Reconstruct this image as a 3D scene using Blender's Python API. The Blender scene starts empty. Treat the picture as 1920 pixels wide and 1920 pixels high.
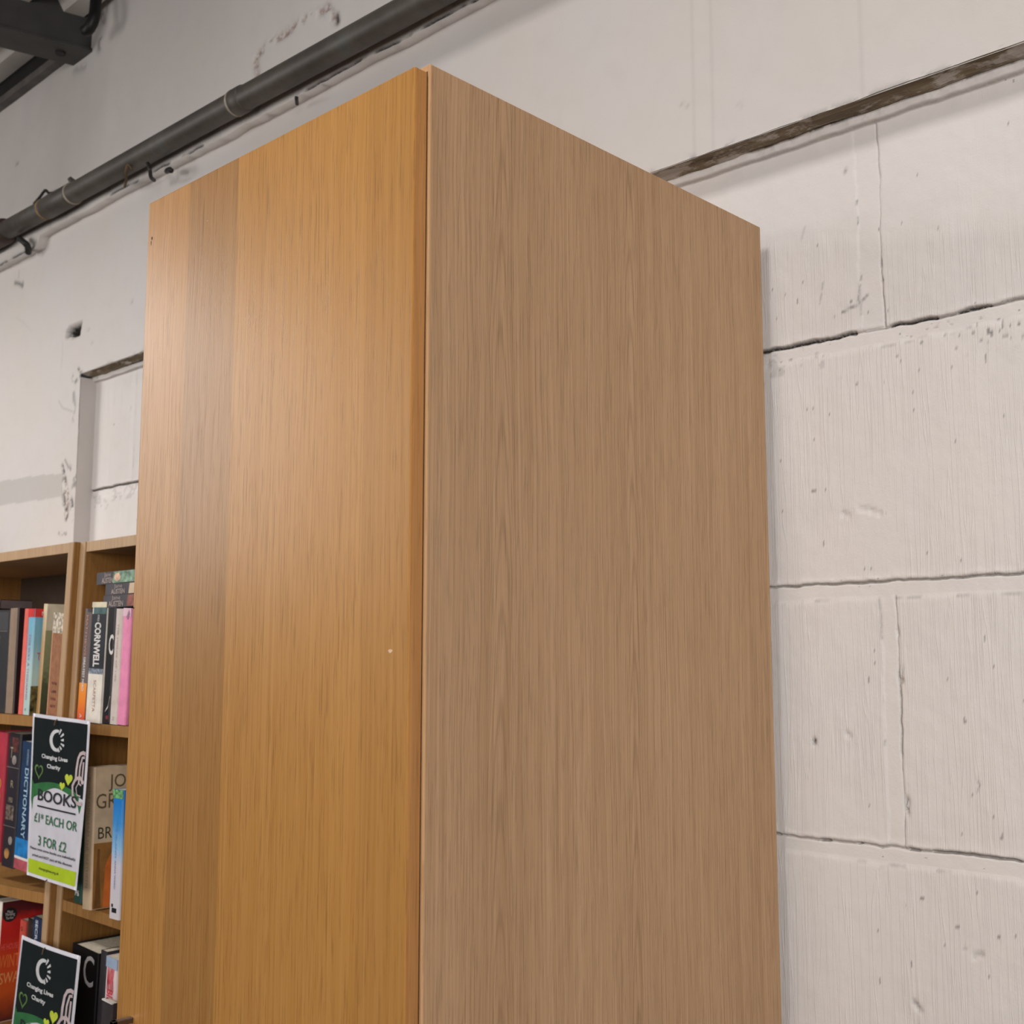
import bpy, bmesh, math, random
import numpy as np
from mathutils import Vector, Matrix
C = bpy.context.scene.collection
S = bpy.context.scene
H = 1.805                                   # eye height of the photographer (m)

# ------------------------------------------------------------------ camera
FPX = 2193.0
PITCH = math.atan(276 / FPX); A0 = math.radians(46.5)
cam = bpy.data.cameras.new('camera'); camo = bpy.data.objects.new('camera', cam); C.objects.link(camo)
cam.sensor_width = 36; cam.lens = 36 * FPX / 1920; cam.clip_start = 0.02
camo.location = (0, 0, H); camo.rotation_euler = (math.radians(90) + PITCH, 0, math.radians(90) - A0)
cam.dof.use_dof = True; cam.dof.focus_distance = 1.35; cam.dof.aperture_fstop = 11.0
S.camera = camo
# ------------------------------------------------------------------ world, lights, exposure
w = bpy.data.worlds.new('world'); S.world = w; w.use_nodes = True
w.node_tree.nodes['Background'].inputs[0].default_value = (0.86, 0.92, 1.0, 1)
w.node_tree.nodes['Background'].inputs[1].default_value = 0.03
def area(name, loc, aim, sx, sy, power, col):
    l = bpy.data.lights.new(name, 'AREA'); l.shape = 'RECTANGLE'; l.size = sx; l.size_y = sy
    l.energy = power; l.color = col
    o = bpy.data.objects.new(name, l); C.objects.link(o); o.location = loc
    d = Vector(aim) - Vector(loc); o.rotation_euler = d.to_track_quat('-Z', 'Y').to_euler()
    return o
TINT = (1.0, 0.96, 0.925)
area('hall_lamp', (-.72, -.7, H + 2.6), (-.6, 1.0, H - .3), .45, 0.5, 10, TINT).data.spread = 1.5
area('aisle_light', (-3.9, -0.95, H + .80), (-1.2, .7, H + .2), .8, 1.0, 15.5, TINT)  # unseen tall light, shaped to stretch the highlight down the door
area('bay_fill', (-3.5, .1, H + 1.1), (-3.5, .3, 0), .9, .2, 23, TINT)  # unseen fill over the left bay, added to brighten that wall
area('right_fill', (1.9, -1.6, H + 0.5), (-.5, 1.1, H + .1), 1.8, 1.3, 34, TINT).data.spread = 1.75  # unseen fill, added to light the wardrobe side and the walls
area('front_fill', (-2.4, -2.4, H + .4), (-2.7, 1.2, H + .1), 1.2, 1.2, 6, TINT).data.spread = 1.1  # unseen fill, added to lift the lower left wall
S.view_settings.view_transform = 'Standard'; S.view_settings.look = 'None'
S.view_settings.exposure = 0.0; S.view_settings.gamma = 1.0; S.view_settings.use_curve_mapping = False

# ------------------------------------------------------------------ measuring
_F = Vector((-math.cos(A0) * math.cos(PITCH), math.sin(A0) * math.cos(PITCH), math.sin(PITCH)))
_R = Vector((math.sin(A0), math.cos(A0), 0)); _U = _R.cross(_F)
def at(px, py, Y):
    """point of the plane y = Y seen at a pixel of the 1920 frame"""
    r = _F * FPX + _R * (px - 960) + _U * (960 - py)
    r = r * (Y / r.y); return Vector((r.x, r.y, r.z + H))

def lin(c):
    f = lambda v: v / 12.92 if v <= .04045 else ((v + .055) / 1.055) ** 2.4
    return tuple(f(v / 255) for v in c[:3]) + (1,)

# ------------------------------------------------------------------ materials
class NT:
    def __init__(s, name):
        s.m = bpy.data.materials.new(name); s.m.use_nodes = True
        s.t = s.m.node_tree; s.b = s.t.nodes['Principled BSDF']
    def n(s, typ, **kw):
        nd = s.t.nodes.new(typ)
        for k, v in kw.items():
            if k.startswith('i_'):
                key = k[2:]; key = int(key) if key.isdigit() else key
                nd.inputs[key].default_value = v
            else: setattr(nd, k, v)
        return nd
    def l(s, a, b): s.t.links.new(a, b)
    def math(s, op, a, b=None, c=None, clamp=False):
        nd = s.n('ShaderNodeMath', operation=op, use_clamp=clamp)
        for i, v in enumerate((a, b, c)):
            if v is None: continue
            if isinstance(v, (int, float)): nd.inputs[i].default_value = v
            else: s.l(v, nd.inputs[i])
        return nd.outputs[0]
    def mix(s, f, a, b, mode='MIX'):
        nd = s.n('ShaderNodeMix', data_type='RGBA', blend_type=mode)
        for i, v in ((0, f), (6, a), (7, b)):
            if isinstance(v, (int, float)): nd.inputs[i].default_value = v
            elif isinstance(v, tuple): nd.inputs[i].default_value = v
            else: s.l(v, nd.inputs[i])
        return nd.outputs[2]
    def obj(s): return s.n('ShaderNodeTexCoord').outputs['Object']
    def mapp(s, v, sc, rot=(0, 0, 0), loc=(0, 0, 0)):
        nd = s.n('ShaderNodeMapping'); nd.inputs['Scale'].default_value = sc
        nd.inputs['Rotation'].default_value = rot; nd.inputs['Location'].default_value = loc
        s.l(v, nd.inputs[0]); return nd.outputs[0]
    def noise(s, v, scale=1, detail=3, rough=.5, dist=0):
        nd = s.n('ShaderNodeTexNoise'); nd.inputs['Scale'].default_value = scale
        nd.inputs['Detail'].default_value = detail; nd.inputs['Roughness'].default_value = rough
        nd.inputs['Distortion'].default_value = dist
        s.l(v, nd.inputs['Vector']); return nd.outputs['Fac']
    def ramp(s, v, stops, interp='LINEAR'):
        nd = s.n('ShaderNodeValToRGB'); cr = nd.color_ramp; cr.interpolation = interp
        while len(cr.elements) < len(stops): cr.elements.new(.5)
        for e, (p, c) in zip(cr.elements, stops):
            e.position = p; e.color = c if isinstance(c, tuple) else (c, c, c, 1)
        s.l(v, nd.inputs[0]); return nd.outputs[0]
    def bump(s, h, strength, dist=.001, prev=None):
        nd = s.n('ShaderNodeBump'); nd.inputs['Strength'].default_value = strength
        nd.inputs['Distance'].default_value = dist; s.l(h, nd.inputs['Height'])
        if prev is not None: s.l(prev, nd.inputs['Normal'])
        return nd.outputs[0]

_pm = {}
def paint(name, c, rough=.6, var=.06, scale=40, metal=0.0, spec=.4):
    if name in _pm: return _pm[name]
    k = NT(name); v = k.noise(k.obj(), scale, 4)
    a = lin(c); lo = tuple(x * (1 - var * 2.2) for x in a[:3]) + (1,); hi = tuple(min(1, x * (1 + var * 2.2)) for x in a[:3]) + (1,)
    k.l(k.ramp(v, [(.3, lo), (.7, hi)]), k.b.inputs['Base Color'])
    k.b.inputs['Roughness'].default_value = rough; k.b.inputs['Metallic'].default_value = metal
    k.b.inputs['Specular IOR Level'].default_value = spec
    _pm[name] = k.m; return k.m

def wood(name, light, dark, pore, axis='y', rough=.45, figure=.6, porestr=.6, bumpstr=.25, bands=None, spec=.5, cathedral=None, coat=0):
    """upright wood grain; axis = the horizontal direction of the board's face"""
    k = NT(name); o = k.obj()
    sep = k.n('ShaderNodeSeparateXYZ'); k.l(o, sep.inputs[0])
    u = sep.outputs[{'x': 0, 'y': 1}[axis]]; z = sep.outputs[2]; other = sep.outputs[{'x': 1, 'y': 0}[axis]]
    def vec(su, sz, wob=0.0, wf=2.0, off=0.0):
        uu = u
        if wob:
            cz = k.n('ShaderNodeCombineXYZ'); k.l(k.math('MULTIPLY', u, 6.0), cz.inputs[0]); k.l(k.math('MULTIPLY', z, wf), cz.inputs[1])
            uu = k.math('ADD', u, k.math('MULTIPLY', k.math('SUBTRACT', k.noise(cz.outputs[0], 1, 2), .5), wob))
        c = k.n('ShaderNodeCombineXYZ'); k.l(k.math('MULTIPLY', uu, su), c.inputs[0]); k.l(k.math('MULTIPLY', z, sz), c.inputs[1])
        k.l(k.math('ADD', k.math('MULTIPLY', other, su * .3), off), c.inputs[2]); return c.outputs[0]
    broad = k.noise(vec(16, .55, .02), 1, 3)
    rings = k.noise(vec(95, 1.1, .03, 1.6), 1, 3, .55)
    fine = k.noise(vec(400, 2.6, .02, 2.5), 1, 3, .6)
    pores = k.noise(vec(760, 19, .006, 4), 1, 2, .5, .2)
    f = k.math('ADD', k.math('MULTIPLY', broad, .45 * figure), k.math('MULTIPLY', rings, .8 * figure))
    f = k.math('ADD', f, k.math('MULTIPLY', fine, .9))
    mid = .625 * figure + .45
    base = k.ramp(k.math('ADD', k.math('SUBTRACT', f, mid), .5), [(.28, lin(dark)), (.5, tuple((a + b) / 2 for a, b in zip(lin(dark), lin(light)))), (.72, lin(light))])
    h = fine
    if cathedral:
        # flame figure: nested narrow arches about a few centre lines
        for (uc, zc, wd) in cathedral:
            du = k.math('SUBTRACT', u, uc)
            cz = k.n('ShaderNodeCombineXYZ'); k.l(k.math('MULTIPLY', z, 5.0), cz.inputs[0]); cz.inputs[1].default_value = uc * 31
            du = k.math('ADD', du, k.math('MULTIPLY', k.math('SUBTRACT', k.noise(cz.outputs[0], 1, 2), .5), .012))
            q = k.math('DIVIDE', k.math('MULTIPLY', du, du), wd * wd)
            ph = k.math('ADD', k.math('MULTIPLY', k.math('SUBTRACT', z, zc), 11.0), k.math('MULTIPLY', q, 5.0))
            c2 = k.n('ShaderNodeCombineXYZ'); k.l(k.math('MULTIPLY', u, 20.0), c2.inputs[0]); k.l(k.math('MULTIPLY', z, 4.0), c2.inputs[1])
            ph = k.math('ADD', ph, k.math('MULTIPLY', k.noise(c2.outputs[0], 1, 2), .8))
            ln = k.math('POWER', k.math('ABSOLUTE', k.math('SINE', k.math('MULTIPLY', ph, 3.1416))), 9.0)
            msk = k.math('SUBTRACT', 1.0, k.math('MULTIPLY', q, .22), clamp=True)
            base = k.mix(k.math('MULTIPLY', k.math('MULTIPLY', ln, msk), .32), base, lin(pore))
    if bands:
        r = k.ramp(u, [(0, (1, 1, 1, 1)), (1, (1, 1, 1, 1))])
        nd = r.node; cr = nd.color_ramp; cr.interpolation = 'CONSTANT'
        lo, hi = bands[0]
        nd2 = k.n('ShaderNodeMapRange'); k.l(u, nd2.inputs[0]); nd2.inputs[1].default_value = lo; nd2.inputs[2].default_value = hi
        k.l(nd2.outputs[0], nd.inputs[0])
        st = bands[1]
        while len(cr.elements) < len(st): cr.elements.new(.5)
        for e, (p, c) in zip(cr.elements, st): e.position = p; e.color = c + (1,)
        base = k.mix(1.0, base, r, 'MULTIPLY')
    pm = k.ramp(pores, [(.57, 0.0), (.66, 1.0)])
    pk = k.math('MULTIPLY', pm, porestr)
    if bands and len(bands) > 2:
        a, b, lo2 = bands[2]                                # an open-pored leaf
        inb = k.math('MULTIPLY', k.math('GREATER_THAN', u, a), k.math('LESS_THAN', u, b))
        p2 = k.noise(vec(420, 9, .006, 4, 3.3), 1, 2, .5, .2)
        msk = k.ramp(k.noise(vec(14, 2.2, 0, 1, 7.), 1, 2), [(.42, 0.0), (.6, 1.0)])
        pk = k.math('MAXIMUM', pk, k.math('MULTIPLY', k.math('MULTIPLY', k.ramp(p2, [(.58, 0.0), (.66, 1.0)]), msk), k.math('MULTIPLY', inb, .75)))
    base = k.mix(pk, base, lin(pore))
    k.l(base, k.b.inputs['Base Color'])
    hh = k.math('SUBTRACT', fine, k.math('MULTIPLY', pm, .6))
    k.l(k.bump(hh, bumpstr, .0006), k.b.inputs['Normal'])
    k.b.inputs['Roughness'].default_value = rough; k.b.inputs['Specular IOR Level'].default_value = spec
    if coat: k.b.inputs['Coat Weight'].default_value = coat; k.b.inputs['Coat Roughness'].default_value = .28
    return k.m

def wallmat(name, base, warm, streak=0.0, mott=.5):
    k = NT(name); o = k.obj()
    big = k.noise(o, 3.2, 4, .6); med = k.noise(o, 22, 4, .6); fine = k.noise(o, 420, 3, .6)
    col = k.mix(k.math('MULTIPLY', k.ramp(big, [(.35, 0.0), (.68, 1.0)]), mott), lin(base), lin(warm))
    col = k.mix(k.math('MULTIPLY', k.ramp(med, [(.5, 0.0), (.8, 1.0)]), .12), col, lin((172, 167, 164)))
    at1 = k.n('ShaderNodeAttribute', attribute_name='tint'); at2 = k.n('ShaderNodeAttribute', attribute_name='dirt_shade')
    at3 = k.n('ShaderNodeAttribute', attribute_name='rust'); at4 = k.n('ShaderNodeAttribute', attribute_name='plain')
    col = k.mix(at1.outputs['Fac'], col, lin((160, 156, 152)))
    col = k.mix(k.math('MULTIPLY', at3.outputs['Fac'], k.ramp(k.noise(o, 130, 3), [(.35, .25), (.6, 1.0)])), col, lin((128, 98, 86)))
    dk = k.math('MULTIPLY', at2.outputs['Fac'], k.ramp(k.noise(o, 260, 3), [(.25, .45), (.5, 1.0)]))
    dk = k.math('ADD', dk, 0.0, clamp=True)
    col = k.mix(dk, col, lin((38, 33, 28)))
    k.l(col, k.b.inputs['Base Color'])
    h = k.math('MULTIPLY', fine, .25)
    if streak:
        tot = None
        for rot, sc, off in ((.085, 125, 0), (-.095, 135, 3.1), (.015, 165, 6.2), (.04, 150, 9.7)):
            v = k.mapp(o, (sc, 1, 3.3), (0, rot, 0), (off, 0, off))
            n1 = k.noise(v, 1, 1, .4)
            r1 = k.ramp(k.math('ABSOLUTE', k.math('SUBTRACT', n1, .5)), [(0, 1.0), (.022, 0.0)], 'EASE')
            m1 = k.ramp(k.noise(k.mapp(o, (9, 1, 5), (0, 0, 0), (off, 0, 1)), 1, 2), [(.4, 0.0), (.6, 1.0)])
            q = k.math('MULTIPLY', r1, m1)
            tot = q if tot is None else k.math('MAXIMUM', tot, q)
        lit = k.math('MULTIPLY', tot, k.math('SUBTRACT', 1.0, at4.outputs['Fac'], clamp=True))
        h = k.math('ADD', h, k.math('MULTIPLY', lit, streak))
    h = k.math('ADD', h, k.math('MULTIPLY', k.noise(o, 70, 4, .6), .9 if streak else .45))
    k.l(k.bump(h, .55, .0012), k.b.inputs['Normal'])
    k.b.inputs['Roughness'].default_value = .55; k.b.inputs['Specular IOR Level'].default_value = .3
    return k.m

# ------------------------------------------------------------------ mesh helpers
def link(name, me, mat=None, parent=None):
    o = bpy.data.objects.new(name, me); C.objects.link(o)
    if mat is not None: me.materials.append(mat)
    if parent is not None: o.parent = parent
    return o
def struct(o): o['kind'] = 'structure'; return o
def thing(name, label, cat, loc=(0, 0, 0), rot=(0, 0, 0), group=None):
    o = bpy.data.objects.new(name, None); C.objects.link(o); o.location = loc; o.rotation_euler = rot
    o.empty_display_size = .05
    o['label'] = label; o['category'] = cat
    if group: o['group'] = group
    return o
def tag(o, label, cat, group=None):
    o['label'] = label; o['category'] = cat
    if group: o['group'] = group
    return o
class MB:
    def __init__(s): s.bm = bmesh.new()
    def hexa(s, p):                       # 8 corners: bottom 4 ccw, top 4 ccw
        v = [s.bm.verts.new(q) for q in p]
        for f in ((3, 2, 1, 0), (4, 5, 6, 7), (0, 1, 5, 4), (1, 2, 6, 5), (2, 3, 7, 6), (3, 0, 4, 7)):
            s.bm.faces.new([v[i] for i in f])
        return s
    def box(s, x0, x1, y0, y1, z0, z1, f=None):
        p = [(x0, y0, z0), (x1, y0, z0), (x1, y1, z0), (x0, y1, z0), (x0, y0, z1), (x1, y0, z1), (x1, y1, z1), (x0, y1, z1)]
        if f: p = [f(q) for q in p]
        return s.hexa(p)
    def prism(s, poly, y0, y1):           # polygon in x,z extruded along y
        n = len(poly)
        a = [s.bm.verts.new((x, y0, z)) for x, z in poly]; b = [s.bm.verts.new((x, y1, z)) for x, z in poly]
        s.bm.faces.new(a); s.bm.faces.new(b[::-1])
        for i in range(n): s.bm.faces.new((a[i], b[i], b[(i + 1) % n], a[(i + 1) % n]))
        return s
    def tube(s, pts, r, seg=16, cap=True):
        pts = [Vector(p) for p in pts]; rr = r if isinstance(r, (list, tuple)) else [r] * len(pts)
        rings = []
        up = Vector((0, 0, 1))
        for i, p in enumerate(pts):
            d = (pts[min(i + 1, len(pts) - 1)] - pts[max(i - 1, 0)]).normalized()
            a = d.cross(up)
            if a.length < .05: a = d.cross(Vector((1, 0, 0)))
            a.normalize(); b = d.cross(a).normalized()
            rings.append([s.bm.verts.new(p + (a * math.cos(t) + b * math.sin(t)) * rr[i]) for t in [2 * math.pi * j / seg for j in range(seg)]])
        for i in range(len(rings) - 1):
            for j in range(seg):
                s.bm.faces.new((rings[i][j], rings[i + 1][j], rings[i + 1][(j + 1) % seg], rings[i][(j + 1) % seg]))
        if cap: s.bm.faces.new(rings[0][::-1]); s.bm.faces.new(rings[-1])
        return s
    def build(s, name, mat, parent=None, bevel=0, smooth=False, bseg=2):
        bmesh.ops.recalc_face_normals(s.bm, faces=s.bm.faces)
        if bevel: bmesh.ops.bevel(s.bm, geom=list(s.bm.edges), offset=bevel, segments=bseg, affect='EDGES', profile=.6)
        me = bpy.data.meshes.new(name); s.bm.to_mesh(me); s.bm.free()
        if smooth: me.polygons.foreach_set('use_smooth', [True] * len(me.polygons))
        return link(name, me, mat, parent)

# orientations: text x axis, text y axis
FRONT = (Vector((1, 0, 0)), Vector((0, 0, 1)))
DOWN = (Vector((0, 0, -1)), Vector((1, 0, 0)))
SIDE = (Vector((0, 1, 0)), Vector((0, 0, 1)))
def text_mesh(s, bold=0.0, xs=1.0):
    cu = bpy.data.curves.new('t', 'FONT'); cu.body = s; cu.size = 1; cu.align_x = 'CENTER'; cu.align_y = 'CENTER'
    cu.offset = bold; cu.resolution_u = 3
    ob = bpy.data.objects.new('t', cu); C.objects.link(ob)
    dg = bpy.context.evaluated_depsgraph_get(); me = bpy.data.meshes.new_from_object(ob.evaluated_get(dg))
    bpy.data.objects.remove(ob); bpy.data.curves.remove(cu)
    return me
def lettering(s, center, size, mat, parent, orient=FRONT, length=None, bold=0.0, name='title', label=None, fmap=None):
    """letters of cap height about size*0.7; length fixes the run of the line"""
    me = text_mesh(s, bold)
    n = len(me.vertices); co = np.empty(n * 3); me.vertices.foreach_get('co', co); co = co.reshape(-1, 3)
    if n == 0: return None
    ext = co[:, 0].max() - co[:, 0].min(); sx = size if length is None else length / ext
    mid = (co.max(0) + co.min(0)) / 2
    ax, ay = orient; c = Vector(center)
    out = []
    for v in co:
        a = (v[0] - mid[0]) * sx; b = (v[1] - mid[1]) * size
        out.append(fmap(c.x + a, c.z + b) if fmap else c + ax * a + ay * b)
    me.vertices.foreach_set('co', np.array([tuple(p) for p in out]).ravel()); me.update()
    o = link(name, me, mat, parent)
    if label: o['label'] = label
    return o

# ------------------------------------------------------------------ numpy noise and relief walls
def vnoise(x, z, seed=0):
    xi = np.floor(x).astype(np.int64); zi = np.floor(z).astype(np.int64); fx = x - xi; fz = z - zi
    fx = fx * fx * (3 - 2 * fx); fz = fz * fz * (3 - 2 * fz)
    def h(a, b):
        v = (a * 374761393 + b * 668265263 + seed * 974634777) & 0xffffffff
        v = ((v ^ (v >> 13)) * 1274126177) & 0xffffffff
        return ((v ^ (v >> 16)) & 0xffff) / 65535.0
    return (h(xi, zi) * (1 - fx) + h(xi + 1, zi) * fx) * (1 - fz) + (h(xi, zi + 1) * (1 - fx) + h(xi + 1, zi + 1) * fx) * fz
def fbm(x, z, sc, seed=0, oc=4):
    t = 0; a = .5; tot = 0
    for i in range(oc):
        t = t + a * vnoise(x * sc, z * sc, seed + i * 17); tot += a; a *= .5; sc *= 2.03
    return t / tot
def segdist(X, Z, a, b):
    ax, az = a; bx, bz = b; dx, dz = bx - ax, bz - az; L = dx * dx + dz * dz + 1e-12
    t = np.clip(((X - ax) * dx + (Z - az) * dz) / L, 0, 1)
    return np.hypot(X - ax - t * dx, Z - az - t * dz)
def seq(*parts):
    out = []
    for a, b, st in parts: out += list(np.arange(a, b, st))
    out.append(parts[-1][1]); return np.unique(np.round(np.array(out), 6))
def relief(name, xs, zs, y0, fn, mat, keep=None, back=.12):
    X, Z = np.meshgrid(xs, zs); r = fn(X, Z)
    n, m = len(zs), len(xs)
    co = np.stack([X, y0 + r.get('y', 0 * X), Z], -1).reshape(-1, 3)
    i = np.arange((n - 1) * (m - 1)); a = (i // (m - 1)) * m + i % (m - 1)
    f = np.stack([a, a + 1, a + m + 1, a + m], -1)
    if keep is not None:
        cx = (co[f[:, 0], 0] + co[f[:, 2], 0]) / 2; cz = (co[f[:, 0], 2] + co[f[:, 2], 2]) / 2
        f = f[keep(cx, cz)]
    me = bpy.data.meshes.new(name)
    me.vertices.add(len(co)); me.vertices.foreach_set('co', co.ravel().astype(np.float32))
    me.loops.add(f.size); me.loops.foreach_set('vertex_index', f.ravel().astype(np.int32))
    me.polygons.add(len(f)); me.polygons.foreach_set('loop_start', (np.arange(len(f)) * 4).astype(np.int32))
    me.polygons.foreach_set('loop_total', np.full(len(f), 4, np.int32))
    me.update(calc_edges=True); me.polygons.foreach_set('use_smooth', [True] * len(f))
    for k in ('dirt_shade', 'tint', 'rust', 'plain'):
        at_ = me.attributes.new(k, 'FLOAT', 'POINT')
        at_.data.foreach_set('value', np.clip(r.get(k, 0 * X), 0, 2.5).ravel().astype(np.float32))
    return link(name, me, mat)

# ================================================================== THE ROOM
YB, YU, YT = 1.305, 1.265, 1.240            # block face, plaster face, upper step face
LEDGE = H + .672
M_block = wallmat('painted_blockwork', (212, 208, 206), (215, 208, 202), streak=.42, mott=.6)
M_plas = wallmat('painted_plaster', (202, 197, 195), (201, 194, 186), mott=.6)
XP = -2.612                                  # the pier's corner

courses = [.397, .092, -.2145, -.52, -.825]
def block_fn(X, Z):
    R = Z - H; y = .0012 * (fbm(X, Z, 14, 3) - .5) + .0008 * (fbm(X, Z, 60, 9) - .5)
    dirt_shade = 0 * X; plain = 0 * X; tint = 0 * X
    for ci, zc0 in enumerate(courses):
        zc = zc0 + .004 * (fbm(X, X * 0, 9, 40 + ci) - .5) + .0032 * (fbm(X, X * 0, 60, 50 + ci, 3) - .5)
        d = R - zc
        if ci == 0:
            st = np.where(X < -.655, 1.0, np.where(X < -.612, .25, .5 + .5 * (fbm(X, X * 0, 30, 8) > .45)))
            wd = np.where(X < -.655, .0021, .0017) * (1 + .9 * (fbm(X, X * 0, 45, 77) - .5))
        elif ci == 1: st = .8 + 0 * X; wd = .0013 * (1 + .8 * (fbm(X, X * 0, 40, 78) - .5))
        else: st = .45 + .5 * (fbm(X, X * 0, 35, 79) > .42); wd = .0016 * (1 + .8 * (fbm(X, X * 0, 40, 80) - .5))
        g = np.exp(-(d / wd) ** 2) * st
        y = y + .0055 * g; dirt_shade = np.maximum(dirt_shade, g * (1.0 if ci == 0 else .62))
        # pressed mortar below the crack, flat and unbrushed
        lo = -.021 + .006 * (fbm(X, X * 0, 25, 60 + ci) - .5)
        b = np.clip((d - lo) / .0022, 0, 1) * (d < 0)
        y = y + .0016 * b; plain = np.maximum(plain, b)
        e = np.exp(-((d - lo) / .0011) ** 2) * (fbm(X, Z, 30, 62 + ci) > .55) * .4
        dirt_shade = np.maximum(dirt_shade, e * .7); y = y + .0012 * e
        # lip of paint above the crack
        y = y - .0014 * np.exp(-((d - .0045) / .003) ** 2) * fbm(X, Z, 90, 5)
    # upright joints: brick bond
    def joint(xc0, r0, r1, wdt, st, sd):
        nonlocal y, dirt_shade, plain
        inr = (R > r0) & (R < r1)
        xc = xc0 + .0045 * (fbm(Z * 0, Z, 14, sd) - .5) + .002 * (fbm(Z * 0, Z, 90, sd + 1) - .5)
        d = X - xc
        s_ = st * (.35 + .65 * (fbm(Z * 0, Z, 22, sd + 2) > .5))
        if sd == 200: s_ = s_ * np.clip(1.35 - (R - .40) / .12, .3, 1.3)
        g = np.exp(-(d / .0016) ** 2) * np.clip(s_, 0, 1) * inr
        b = ((d < 0) & (d > -wdt + .006 * (fbm(Z * 0, Z, 20, sd + 3) - .5)) & inr) * 1.0
        y = y + .0035 * g + .0008 * b; dirt_shade = np.maximum(dirt_shade, g * .8); plain = np.maximum(plain, b)
        e = np.exp(-((d + wdt) / .0015) ** 2) * inr * (fbm(X, Z, 30, sd + 4) > .58) * .35
        dirt_shade = np.maximum(dirt_shade, e)
    joint(-.619, .397, .657, .030, .95, 200)
    joint(-.619, -.2145, .072, .020, .6, 210)
    for xx in (-.845, -.395, -1.3, -1.75, .055, -2.2): joint(xx, .092, .376, .02, .5, 220)
    for xx in (-1.07, -1.52, -1.97, -2.42, -.17, .28): joint(xx, .397, .657, .02, .5, 230); joint(xx, -.2145, .072, .02, .5, 240)
    for xx in (-.845, -.395, -1.3, -1.75, .055): joint(xx, -.52, -.235, .02, .4, 250)
    # mortar fillet tucked under the ledge
    t = np.clip((R - .655 - .003 * fbm(X, X * 0, 30, 90)) / .003, 0, 1)
    y = y - .009 * t * (.8 + .4 * fbm(X, Z, 60, 91)); plain = np.maximum(plain, t)
    g = np.exp(-((R - .656 - .003 * fbm(X, X * 0, 30, 90)) / .0011) ** 2); dirt_shade = np.maximum(dirt_shade, g * .3)
    dirt_shade = np.maximum(dirt_shade, np.clip((R - .667) / .004, 0, 1) * (fbm(X, Z, 50, 93) > .4) * .8)
    # pits where the paint missed the block below the first course
    pit = (vnoise(X * 240, Z * 200, 300) > .83) * np.clip(1 - np.abs(R - .362 - .01 * fbm(X, X * 0, 14, 31)) / .026, 0, 1) * (fbm(X, Z, 22, 33) > .46)
    dirt_shade = np.maximum(dirt_shade, pit * .65); y = y + .001 * pit
    sm = ((fbm(X, Z, 70, 401) > .6) & (R < .394) & (R > .36) & (X < -.70)) * .2
    dirt_shade = np.maximum(dirt_shade, sm)
    pit = (vnoise(X * 230, Z * 230, 310) > .965) * (fbm(X, Z, 8, 34) > .52) * .55
    dirt_shade = np.maximum(dirt_shade, pit)
    def mark(pts, wd, s_, dep=0.0, br=0.0):
        nonlocal dirt_shade, y
        q = [at(a, b, YB) for a, b in pts]
        for a, b in zip(q[:-1], q[1:]):
            d = segdist(X, Z, (a.x, a.z), (b.x, b.z)); g = np.exp(-(d / wd) ** 2)
            if br: g = g * (fbm(X, Z, 200, 71) > br)
            dirt_shade = np.maximum(dirt_shade, g * s_); y = y + dep * g
    mark([(1566, 592), (1590, 580), (1610, 570), (1626, 553)], .0016, .6, 0, .42)
    mark([(1615, 512), (1611, 545), (1609, 565)], .0013, .5, 0, .4)
    mark([(1543, 530), (1541, 548), (1537, 568)], .0012, .35, 0, .4)
    mark([(1509, 425), (1503, 447)], .0015, .2)
    mark([(1526, 1389), (1526.5, 1391)], .0028, 1.0, .004)
    mark([(1609, 953), (1632, 957), (1652, 964)], .0016, .12, .003)
    mark([(1579, 963), (1592, 967)], .0016, .1, .003)
    mark([(1586, 1376), (1594, 1381)], .0022, .1, .003)
    mark([(1832, 1462), (1836, 1473), (1832, 1484)], .0011, .4, .001)
    mark([(1826, 1792), (1842, 1789)], .002, .35, .003)
    mark([(1805, 1779), (1818, 1776)], .0011, .3, .001)
    mark([(1714, 1880), (1726, 1894)], .0024, .4, .003)
    mark([(1688, 1255), (1690, 1278)], .003, .35, .003, .45)
    mark([(1700, 1500), (1701, 1523)], .003, .4, .003, .45)
    mark([(1682, 1178), (1684, 1190)], .002, .3, .002)
    mark([(1586, 318), (1584, 323)], .0022, .5)
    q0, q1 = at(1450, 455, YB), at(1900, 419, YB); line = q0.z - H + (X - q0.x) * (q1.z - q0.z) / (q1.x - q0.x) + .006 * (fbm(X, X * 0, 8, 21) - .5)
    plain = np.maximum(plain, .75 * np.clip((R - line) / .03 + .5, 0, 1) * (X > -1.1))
    # slightly greyer tone on the lower half of the top course
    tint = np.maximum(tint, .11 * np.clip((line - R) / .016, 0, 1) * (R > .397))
    return dict(y=y, dirt_shade=dirt_shade, plain=plain, tint=tint)
zf = [(0, .9, .06), (.9, H - .62, .02), (H - .62, LEDGE + .004, .0036)] + [(H + c - .016, H + c + .007, .0008) for c in courses[:3]] + [(H + .650, H + .674, .001)]
zs = np.unique(np.round(np.concatenate([np.arange(a, b, s) for a, b, s in zf] + [[LEDGE + .004]]), 5))
xs = np.unique(np.round(np.concatenate([np.arange(XP - .05, -2.25, .005), np.arange(-2.25, -.93, .02), np.arange(-.93, -.36, .0017), np.arange(-.629, -.612, .0008), np.arange(-.36, 2.2, .03)]), 5))
struct(relief('wall_back', xs, zs, YB, block_fn, M_block))

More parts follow.
